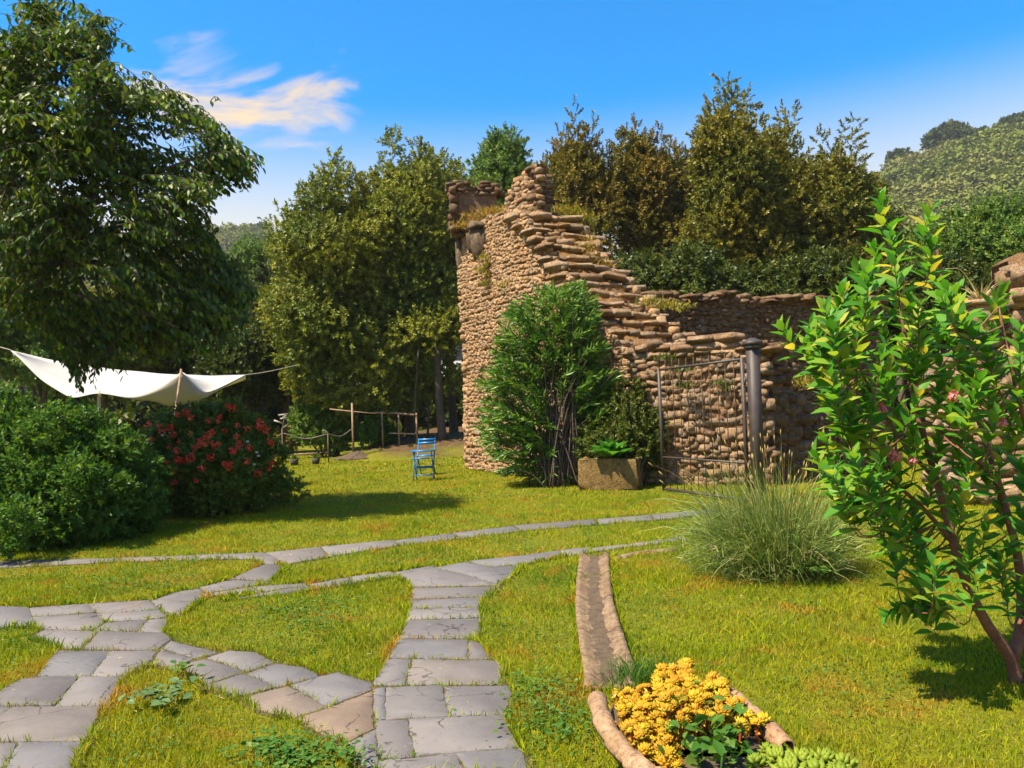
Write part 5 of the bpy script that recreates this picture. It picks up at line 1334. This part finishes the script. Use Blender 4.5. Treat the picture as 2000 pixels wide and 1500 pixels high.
# ------------------------------------------------------------------ flower bed edged with clay tiles
def half_tiles(root, P, n, r0, name='edging_tile', lift=.10):
    for k in range(n):
        i0 = int(k * (len(P) - 1) / n); i1 = int((k + 1) * (len(P) - 1) / n); q = P[i0:i1 + 1]; m = len(q)
        T = unit(np.gradient(q, axis=0)); V = []; ang = np.linspace(-.15 * PI, 1.15 * PI, 11)
        for p, t, f in zip(q, T, np.linspace(0, 1, m)):
            s = unit(np.array([t[1], -t[0], 0])); up = np.array([0, 0, 1.]); r = r0 * (1.2 - .3 * f)
            for rr in (r, r - .010): V += [p + s * math.cos(a) * rr + up * (math.sin(a) * rr + lift - r0) for a in (ang if rr == r else ang[::-1])]
        c = 22; F = [[i * c + j, i * c + (j + 1) % c, (i + 1) * c + (j + 1) % c, (i + 1) * c + j] for i in range(m - 1) for j in range(c)]
        MB().add(np.array(V), [np.array(F), np.arange(c)[None, ::-1], (np.arange(c) + (m - 1) * c)[None]]).build(name, M['terracotta'], root, True)
zb = .16
el = thing('tile_edging', 'curved clay tile edging along the gutter side of the yellow succulents', 'edging', gp(1190, 1420))
PL = curve([gp(1166, 1352, zb), gp(1180, 1396, zb), gp(1214, 1446, zb), gp(1262, 1488, zb), gp(1330, 1525, zb), gp(1420, 1560, zb)], 61)
half_tiles(el, PL - np.array([0, 0, .1]), 6, .042)
er = thing('tile_edging', 'straight clay tile edging on the lawn side of the yellow succulents', 'edging', gp(1480, 1400))
PR = curve([gp(1402, 1322, zb), gp(1470, 1382, zb), gp(1538, 1442, zb)], 41)
half_tiles(er, PR - np.array([0, 0, .1]), 4, .042)
BED = np.array([gp(x, y)[:2] for x, y in ((1185, 1400), (1300, 1375), (1405, 1350), (1545, 1480), (1600, 1600), (1300, 1600), (1230, 1520), (1190, 1450))])
bm_ = thing('flower_bed', 'dark soil bed between the clay tile edgings', 'flower bed', (BED[:, 0].mean(), BED[:, 1].mean(), 0))
c2 = BED.mean(0); V = [np.append(c2, .12)]; ring = 3
for k in (.55, .9, 1.05):
    V += [np.append(c2 + (p - c2) * k, {.55: .11, .9: .08, 1.05: -.03}[k]) for p in BED]
m = len(BED); F = [[1 + r * m + i, 1 + r * m + (i + 1) % m, 1 + (r + 1) * m + (i + 1) % m, 1 + (r + 1) * m + i] for r in range(2) for i in range(m)]
MB().add(np.array(V), [np.array(F), np.array([[0, 1 + i, 1 + (i + 1) % m] for i in range(m)])]).build('soil', M['soil'], bm_, True)
def rosette(r, n, mat, cup=.92, wid=.56, thick=.16):
    mb = MB(); t2 = thick
    tpl = (np.array([[0, 0, 0], [-wid / 2, .62, 0], [0, .6, t2], [wid / 2, .62, 0], [0, .6, -t2], [0, 1, .1]]), np.array([[0, 2, 1], [0, 3, 2], [0, 1, 4], [0, 4, 3], [1, 2, 5], [2, 3, 5], [4, 1, 5], [3, 4, 5]]))
    for k in range(n):
        f = k / n; a = k * 2.4; e = 1.25 - cup * f * 1.2 + random.uniform(-.1, .1); d = np.array([math.cos(a) * math.sin(e), math.sin(a) * math.sin(e), math.cos(e)])
        R = frames(d, np.array([0, 0, 1.]) - d * .5); l = r * (1 - .45 * f)
        mb.add((tpl[0] * l) @ R.T + np.array([0, 0, r * .25 * f]), tpl[1], random.random() * .3)
    return mb.mesh('rosette', mat, True)
ym = [rosette(1, 30, M['sedum']) for _ in range(4)]
gm = [rosette(1, 22, M['sedumgreen'], wid=.5) for _ in range(2)]
sed = thing('stonecrop', 'mass of golden yellow succulent rosettes filling the clay-edged bed', 'succulent', gp(1320, 1440))
YP = np.array([(1200, 1350), (1245, 1352), (1285, 1312), (1340, 1298), (1370, 1335), (1405, 1325), (1450, 1375), (1495, 1415), (1440, 1420), (1380, 1400), (1330, 1420), (1320, 1470), (1340, 1500), (1300, 1500), (1260, 1475), (1225, 1425)], float)
Q = RNG.uniform((1190, 1295), (1500, 1505), (2600, 2)); Q = Q[inside(Q, YP)]; used = []
for q in Q:
    zz = .14 + .10 * math.exp(-((q[0] - 1340) / 80) ** 2 - ((q[1] - 1370) / 55) ** 2) + random.uniform(-.02, .03); r = random.choice([.024, .03, .036, .045, .056]); p = gp(q[0], q[1], zz)
    if any(np.linalg.norm(p - u_) < (r + ru) * .56 for u_, ru in used): continue
    used.append((p, r)); k = len(used)
    mtx = Matrix.Translation(p.tolist()) @ Matrix.Rotation(random.gauss(.15, .3), 4, 'X') @ Matrix.Rotation(random.gauss(0, .3), 4, 'Y') @ Matrix.Rotation(k, 4, 'Z') @ Matrix.Scale(r, 4)
    put(bpy.data.objects.new('rosette', (gm if random.random() < .06 else ym)[k % 2]), sed, mtx)
    if len(used) >= 295: break
st_ = MB()
for p, r in used:
    g_ = np.array([p[0] + random.uniform(-.02, .02), p[1] + random.uniform(-.02, .02), .05]); st_.add(*tube_geo([g_, p], [.006, .008], 5, False))
n = 9000; q = RNG.uniform(0, 1, (n, 1)); idx = RNG.integers(0, len(used), n); pp = np.array([u_ for u_, _ in used])[idx] * (1, 1, 1) ; g_ = pp.copy(); g_[:, 2] = .05
b_ = g_ + (pp - g_) * q + RNG.normal(size=(n, 3)) * .012; d = sphere_dirs(n)
st_.build('stems', M['sedumstem'], sed, kind='stuff')
MB().add(*blade_np(b_, b_ + d * .026, np.full(n, .013), 1, 0)).build('small_leaves', M['sedum'], sed, kind='stuff')
gpn = thing('leafy_plant', 'green leafy plant growing up among the yellow succulents', 'plant', gp(1375, 1490))
pos, axs, nrs, siz = [], [], [], []
for k in range(120):
    q = (random.gauss(1385, 38), random.gauss(1440, 36)); p = gp(q[0], q[1], random.uniform(.12, .3)); d = unit(np.array([random.gauss(0, .7), random.gauss(-.2, .6), random.uniform(.1, .8)]))
    pos.append(p); axs.append(d); nrs.append(np.array([0, 0, 1.]) + RNG.normal(size=3) * .35); siz.append(random.uniform(.04, .085))
leaves(gpn, leaf_tpl(1, .62, .08, .16), np.array(pos), np.array(axs), np.array(nrs), np.array(siz), M['weed'], n_parts=120)
for k in range(9):
    e_ = pos[k * 9]; s_ = np.array([e_[0] * .97, e_[1] + .02, .08]); MB().add(*tube_geo(curve([s_, (s_ + e_) / 2, e_], 5), .004, 5)).build('stem', M['weed'], gpn, True)
hl = thing('houseleek', 'pale green succulent rosettes at the bottom edge of the photo', 'succulent', gp(1570, 1498))
for x, y, r in ((1520, 1492, .085), (1566, 1498, .09), (1610, 1496, .085), (1650, 1505, .08), (1545, 1520, .1), (1600, 1525, .1), (1500, 1470, .05), (1640, 1530, .09), (1480, 1500, .07)):
    put(bpy.data.objects.new('rosette', gm[0]), hl, Matrix.Translation(gp(x, y, .13).tolist()) @ Matrix.Rotation(x, 4, 'Z') @ Matrix.Rotation(.25, 4, 'X') @ Matrix.Scale(r, 4))
BED2 = np.array([gp(x, y)[:2] for x, y in ((1470, 1470), (1680, 1480), (1720, 1600), (1480, 1600))])

# ------------------------------------------------------------------ clay pot with a spiky plant on the wall
pb_ = at(1918, 640, 10.2); pb_[2] = 2.32
pot = thing('clay_pot', 'round clay pot with a thick rim standing on the wall at the edge', 'pot', pb_)
MB().add(*lathe_geo(pb_, [(.001, 0), (.14, 0), (.2, .06), (.235, .16), (.22, .26), (.17, .32), (.16, .36)], 26)).build('body', M['terracotta'], pot, True)
MB().add(*lathe_geo(pb_ + np.array([0, 0, .36]), [(.15, -.01), (.26, .0), (.275, .03), (.26, .06), (.18, .065), (.17, .03), (.001, .02)], 26)).build('rim', M['terracotta'], pot, True)
ag = thing('spiky_plant', 'dry spiky plant growing out of the clay pot', 'plant', pb_ + np.array([0, 0, .38]))
n = 70; d = sphere_dirs(n); d[:, 2] = np.abs(d[:, 2]) * .8 + .15; d = unit(d); b_ = np.tile(pb_ + np.array([0, 0, .37]), (n, 1)) + d * .03
MB().add(*blade_np(b_, b_ + d * RNG.uniform(.18, .36, (n, 1)), np.full(n, .018), 3, .15)).build('leaves', M['straw'], ag, kind='stuff')
MB().add(*tube_geo(curve([pb_ + np.array([0, 0, .4]), at(1880, 530, 10.2), at(1848, 525, 10.2)], 8), .006, 5)).build('stalk', M['straw'], ag, True)

# ------------------------------------------------------------------ weeds and grasses on the ruin
def wall_tuft(label, pts, mat, h, n, spread=.12, name='wall_weed'):
    c = np.mean(pts, 0); r = thing(name, label, 'weed', c, 'weeds growing on the ruin'); mb = MB()
    for p in pts:
        d = sphere_dirs(n); d[:, 2] = np.abs(d[:, 2]) + .25; d = unit(d); b_ = np.asarray(p) + RNG.normal(size=(n, 3)) * np.array([spread, spread, spread * .25])
        mb.add(*blade_np(b_, b_ + d * RNG.uniform(.4, 1, (n, 1)) * h, np.full(n, .022), 2))
    mb.build('foliage', M[mat], r, kind='stuff')
wall_tuft('bright yellow-green grass tuft below the tower peak', [(*at(x, 400, 18.6)[:2], 6.1) for x in (990, 1005, 1020, 1030)], 'wallgrass', .34, 90)
wall_tuft('orange-brown grass at the foot of the plastered parapet', [at(x, y, 18.75) for x, y in ((925, 425), (945, 418), (960, 415), (975, 412), (935, 432), (905, 440))], 'mossy', .2, 90, .14)
wall_tuft('green and orange grass on the ledge right of the peak', [at(x, y, 18.3) for x, y in ((1095, 412), (1115, 416), (1135, 424), (1150, 432))], 'wallgrass', .26, 80)
wall_tuft('orange moss between the upper steps', [at(x, y, 16.9) for x, y in ((1140, 488), (1145, 500), (1150, 470), (1180, 520), (1160, 512))], 'mossy', .12, 90, .16)
wall_tuft('yellow moss among the lower steps', [at(x, y, 15.4) for x, y in ((1290, 595), (1310, 598), (1270, 590), (1330, 602))], 'wallgrass', .16, 80, .16)
wall_tuft('hanging yellow-green fern below the large corbel', [at(x, y, 18.2) for x, y in ((945, 505), (952, 520), (955, 540), (948, 555), (940, 530))], 'wallgrass', .22, 60, .07)
wall_tuft('yellow-green fern on the tower face above the oleander', [at(x, y, 17.6) for x, y in ((1000, 555), (1015, 562), (985, 560), (1030, 548))], 'wallgrass', .2, 50, .1)
wall_tuft('small green plants on the wall behind the gate bars', [at(x, y, 13.85) for x, y in ((1325, 725), (1340, 755), (1425, 760), (1410, 750), (1300, 700), (1440, 715))], 'climber', .16, 70, .09)
wall_tuft('sunlit grass on the low wall right of the corner pier', [at(x, y, 14.6) for x, y in ((1570, 752), (1590, 750), (1610, 748), (1635, 752), (1600, 740))], 'wallgrass', .22, 90, .16)

# ------------------------------------------------------------------ broad-leaved weeds in the lawn
random.seed(44); RNG = np.random.default_rng(15)
def weed_patch(label, spots_, mat, n, size, spread, name='clover_patch', cat='clover', up=.05):
    P, A_, N_, S_ = [], [], [], []
    for x, y in spots_:
        c = gp(x, y)
        for _ in range(n):
            p = c + np.array([random.gauss(0, spread), random.gauss(0, spread), random.uniform(.015, .05) + up])
            a = random.uniform(0, 2 * PI); P.append(p); A_.append((math.cos(a), math.sin(a), random.uniform(-.1, .5))); N_.append(np.array([0, 0, 1.]) + RNG.normal(size=3) * .25); S_.append(random.uniform(.7, 1.3) * size)
    r = thing(name, label, cat, gp(*spots_[0]))
    leaves(r, leaf_tpl(1, .62, .08, .12), np.array(P), np.array(A_), np.array(N_), np.array(S_), M[mat], n_parts=min(len(P) // 2, 60))
weed_patch('grey-green broad-leaved weed in the near lawn wedge', [(310, 1380), (335, 1372), (325, 1395), (290, 1385)], 'sage', 16, .062, .05, 'broadleaf_weed', 'weed')
weed_patch('round green weed at the edge of the near lawn wedge', [(355, 1328), (365, 1330)], 'weed', 10, .06, .03, 'broadleaf_weed', 'weed')
weed_patch('dense green clover at the bottom of the near lawn wedge', [(540, 1478), (580, 1485), (620, 1488), (510, 1470), (560, 1500), (650, 1500)], 'weed', 80, .03, .08, up=.015)
weed_patch('clover in the middle of the lawn wedge between forking paths', [(600, 1190), (570, 1200), (640, 1215), (520, 1195), (650, 1180), (600, 1225)], 'weed', 90, .028, .15, up=.01)
weed_patch('clover along the path edge below the green shrub', [(320, 1110), (250, 1125), (400, 1100), (180, 1140), (330, 1140), (220, 1150)], 'weed', 90, .032, .2, up=.01)
weed_patch('clover between the central path and the gutter', [(1050, 1350), (1070, 1380), (1100, 1400), (1040, 1420), (1110, 1440), (1080, 1340)], 'weed', 80, .026, .1, up=.01)
weed_patch('leafy weeds at the foot of the lavender bush', [(1590, 1130), (1610, 1140), (1600, 1120), (1575, 1140)], 'weed', 28, .07, .07, 'leafy_weed', 'weed', .1)

# ------------------------------------------------------------------ grass
POLYS = FG + [GUT_POLY, BED, BED2]
def in_polys(P):
    c = np.zeros(len(P), bool)
    for q in POLYS:
        lo, hi = q.min(0), q.max(0); k = np.where((P[:, 0] > lo[0]) & (P[:, 0] < hi[0]) & (P[:, 1] > lo[1]) & (P[:, 1] < hi[1]))[0]
        if len(k): c[k] |= inside(P[k], q)
    return c
# footprints of the walls and the wooded bank
solid = [np.array([A, B, B + RT * 2, [2, 20], [-.5, 21]]), np.array([G0, G1, G2, G3, [8, 17], [3, 17]])]
POLYS += solid
gr = MB()
for y0, y1, dens, h, w, seg in ((3.0, 5.0, 6200, .048, .0050, 3), (5.0, 8.0, 3300, .05, .0065, 2), (8.0, 13.0, 1500, .052, .010, 1), (13.0, 20.0, 520, .055, .017, 1), (20.0, 31.0, 150, .07, .034, 1)):
    hwd = y1 * .78 + 1.0; n = int(dens * (y1 - y0) * 2 * hwd)
    P = np.stack([RNG.uniform(-hwd, hwd, n), RNG.uniform(y0, y1, n)], 1)
    P = P[np.abs(P[:, 0]) < P[:, 1] * .78 + .9]; P = P[~in_polys(P) | (inside(P, GUT_POLY) & (np.sin(P[:, 1] * 6.5) + RNG.normal(0, .3, len(P)) > .95))]
    bare = (P[:, 1] > 24.2 + np.sin(P[:, 0] * 2) * .5) & (P[:, 0] > -5.2); P = P[~(bare & (RNG.random(len(P)) < .85))]
    n = len(P); b_ = np.column_stack([P, ground_z(P[:, 0], P[:, 1]) - .004])
    # patches of longer and shorter grass
    g = .78 + .3 * np.sin(P[:, 0] * 2.3 + 1.2 * np.sin(P[:, 1] * 1.7)) * np.sin(P[:, 1] * 1.9 + .7) + .12 * np.sin(P[:, 0] * 7.1 + P[:, 1] * 5.3)
    a = RNG.uniform(0, 2 * PI, n); ln_ = np.abs(RNG.normal(0, .62, n)); hh = h * RNG.uniform(.55, 1.25, n) * np.clip(g, .5, 1.3)
    d = np.stack([np.cos(a) * ln_, np.sin(a) * ln_, np.ones(n)], 1)
    gr.add(*blade_np(b_, b_ + d * hh[:, None], RNG.uniform(.7, 1.3, n) * w, seg, .05))
fr_ = []
for q in FG + [GUT_POLY]:
    for i_ in range(len(q)):
        a_, b2 = q[i_], q[(i_ + 1) % len(q)]; l_ = np.linalg.norm(b2 - a_); k_ = int(l_ * (620 if min(a_[1], b2[1]) < 8 else 200)); t_ = RNG.random((k_, 1)); e_ = a_ + (b2 - a_) * t_
        nn = np.array([b2[1] - a_[1], a_[0] - b2[0]]) / (l_ + 1e-9); sg_ = RNG.choice([-1, 1], (k_, 1)); pt_ = e_ + nn * np.abs(RNG.normal(0, .02, (k_, 1))) * sg_
        fr_.append(pt_[~in_polys(e_ + nn * sg_ * .05) & ~in_polys(e_ + nn * sg_ * .09)])
fr_ = np.concatenate(fr_); fr_ = fr_[~in_polys(fr_)]; fr_ = fr_[np.sin(fr_[:, 0] * 9 + 2 * np.sin(fr_[:, 1] * 7)) + RNG.normal(0, .7, len(fr_)) > -.4]
n = len(fr_); b_ = np.column_stack([fr_, np.full(n, .0)]); a = RNG.uniform(0, 2 * PI, n); ln_ = np.abs(RNG.normal(.5, .5, n)); hh = RNG.uniform(.03, .075, n)
gr.add(*blade_np(b_, b_ + np.stack([np.cos(a) * ln_, np.sin(a) * ln_, np.ones(n)], 1) * hh[:, None], RNG.uniform(.7, 1.3, n) * np.where(fr_[:, 1] < 6, .006, .011), 2, .1))
gr.build('grass', M['grass'], kind='stuff', label='short sunlit lawn grass, yellow-green with dry patches')
# clover and small lawn weeds between the blades
n = 60000; P = np.stack([RNG.uniform(-7, 7, n), RNG.uniform(3, 9.5, n)], 1); P = P[np.abs(P[:, 0]) < P[:, 1] * .78]
f_ = np.sin(P[:, 0] * 3.1 + 2 * np.sin(P[:, 1] * 1.3)) * np.sin(P[:, 1] * 2.7 + 1.5 * np.sin(P[:, 0] * 1.9)) + RNG.normal(0, .35, len(P)); P = P[f_ > .45]; P = P[~in_polys(P)]; n = len(P)
a = RNG.uniform(0, 2 * PI, n); V, F, T = place(leaf_tpl(1, .8, .08, .1, 2), np.column_stack([P, RNG.uniform(.015, .042, n)]), frames(np.stack([np.cos(a), np.sin(a), RNG.uniform(-.1, .5, n)], 1), np.array([0, 0, 1.]) + RNG.normal(size=(n, 3)) * .3), RNG.uniform(.012, .026, n))
MB().add(V, F, T).build('clover', M['weed'], kind='stuff', label='small clover leaves scattered through the near lawn')
# a longer tuft at the end of the gutter and a few taller stalks
tf = thing('grass_tuft', 'long green grass tuft at the lower end of the gutter', 'grass tuft', gp(1265, 1335))
n = 420; c = gp(1258, 1338); b_ = c + RNG.normal(size=(n, 3)) * np.array([.10, .08, 0]); d = sphere_dirs(n) * .8; d[:, 2] = np.abs(d[:, 2]) + .7; d = unit(d)
MB().add(*blade_np(b_, b_ + d * RNG.uniform(.08, .2, (n, 1)), np.full(n, .006), 3)).build('blades', M['weed'], tf, kind='stuff')
# scattered fallen straw and petals
n = 900; P = np.stack([RNG.uniform(-4, 4, n), RNG.uniform(3, 9, n)], 1); P = P[np.abs(P[:, 0]) < P[:, 1] * .75]; n = len(P); a = RNG.uniform(0, 2 * PI, n)
b_ = np.column_stack([P, np.full(n, .036)]); d = np.stack([np.cos(a), np.sin(a), RNG.normal(0, .1, n)], 1)
MB().add(*blade_np(b_, b_ + d * RNG.uniform(.01, .04, (n, 1)), RNG.uniform(.002, .005, n), 1)).build('straw', M['straw'], kind='stuff', label='bits of dry straw scattered on lawn and paths')

# ------------------------------------------------------------------ undergrowth far behind the trees
n = 5200; x = RNG.uniform(-34, 34, n); y = RNG.uniform(40, 47, n); z = RNG.uniform(0, 1, n) ** 1.3 * (3.6 + 1.3 * np.sin(x * .7) + .8 * np.sin(x * 1.9))
P = np.stack([x, y, z], 1); d = sphere_dirs(n); d[:, 1] -= .5; d[:, 2] += .6
mass('undergrowth', P, d, RNG.uniform(2.2, 3.6, n), sprigs('darkgreen', n=14, l=.2, w=.1), None, label='dark undergrowth closing the view under the far trees')

# ------------------------------------------------------------------ the summer haze
hz = MB().add(*box_geo((0, 900, 70), (3300, 3800, 146))).build('haze', None, kind='stuff', label='thin pale summer haze over the whole landscape')
hm = bpy.data.materials.new('haze'); hm.use_nodes = True; hn = hm.node_tree; hn.nodes.clear()
ho = hn.nodes.new('ShaderNodeOutputMaterial'); hv = hn.nodes.new('ShaderNodeVolumePrincipled')
hv.inputs['Color'].default_value = (.82, .9, 1.0, 1); hv.inputs['Density'].default_value = .00022; hv.inputs['Anisotropy'].default_value = .2
hn.links.new(hv.outputs[0], ho.inputs['Volume']); hz.data.materials.append(hm)
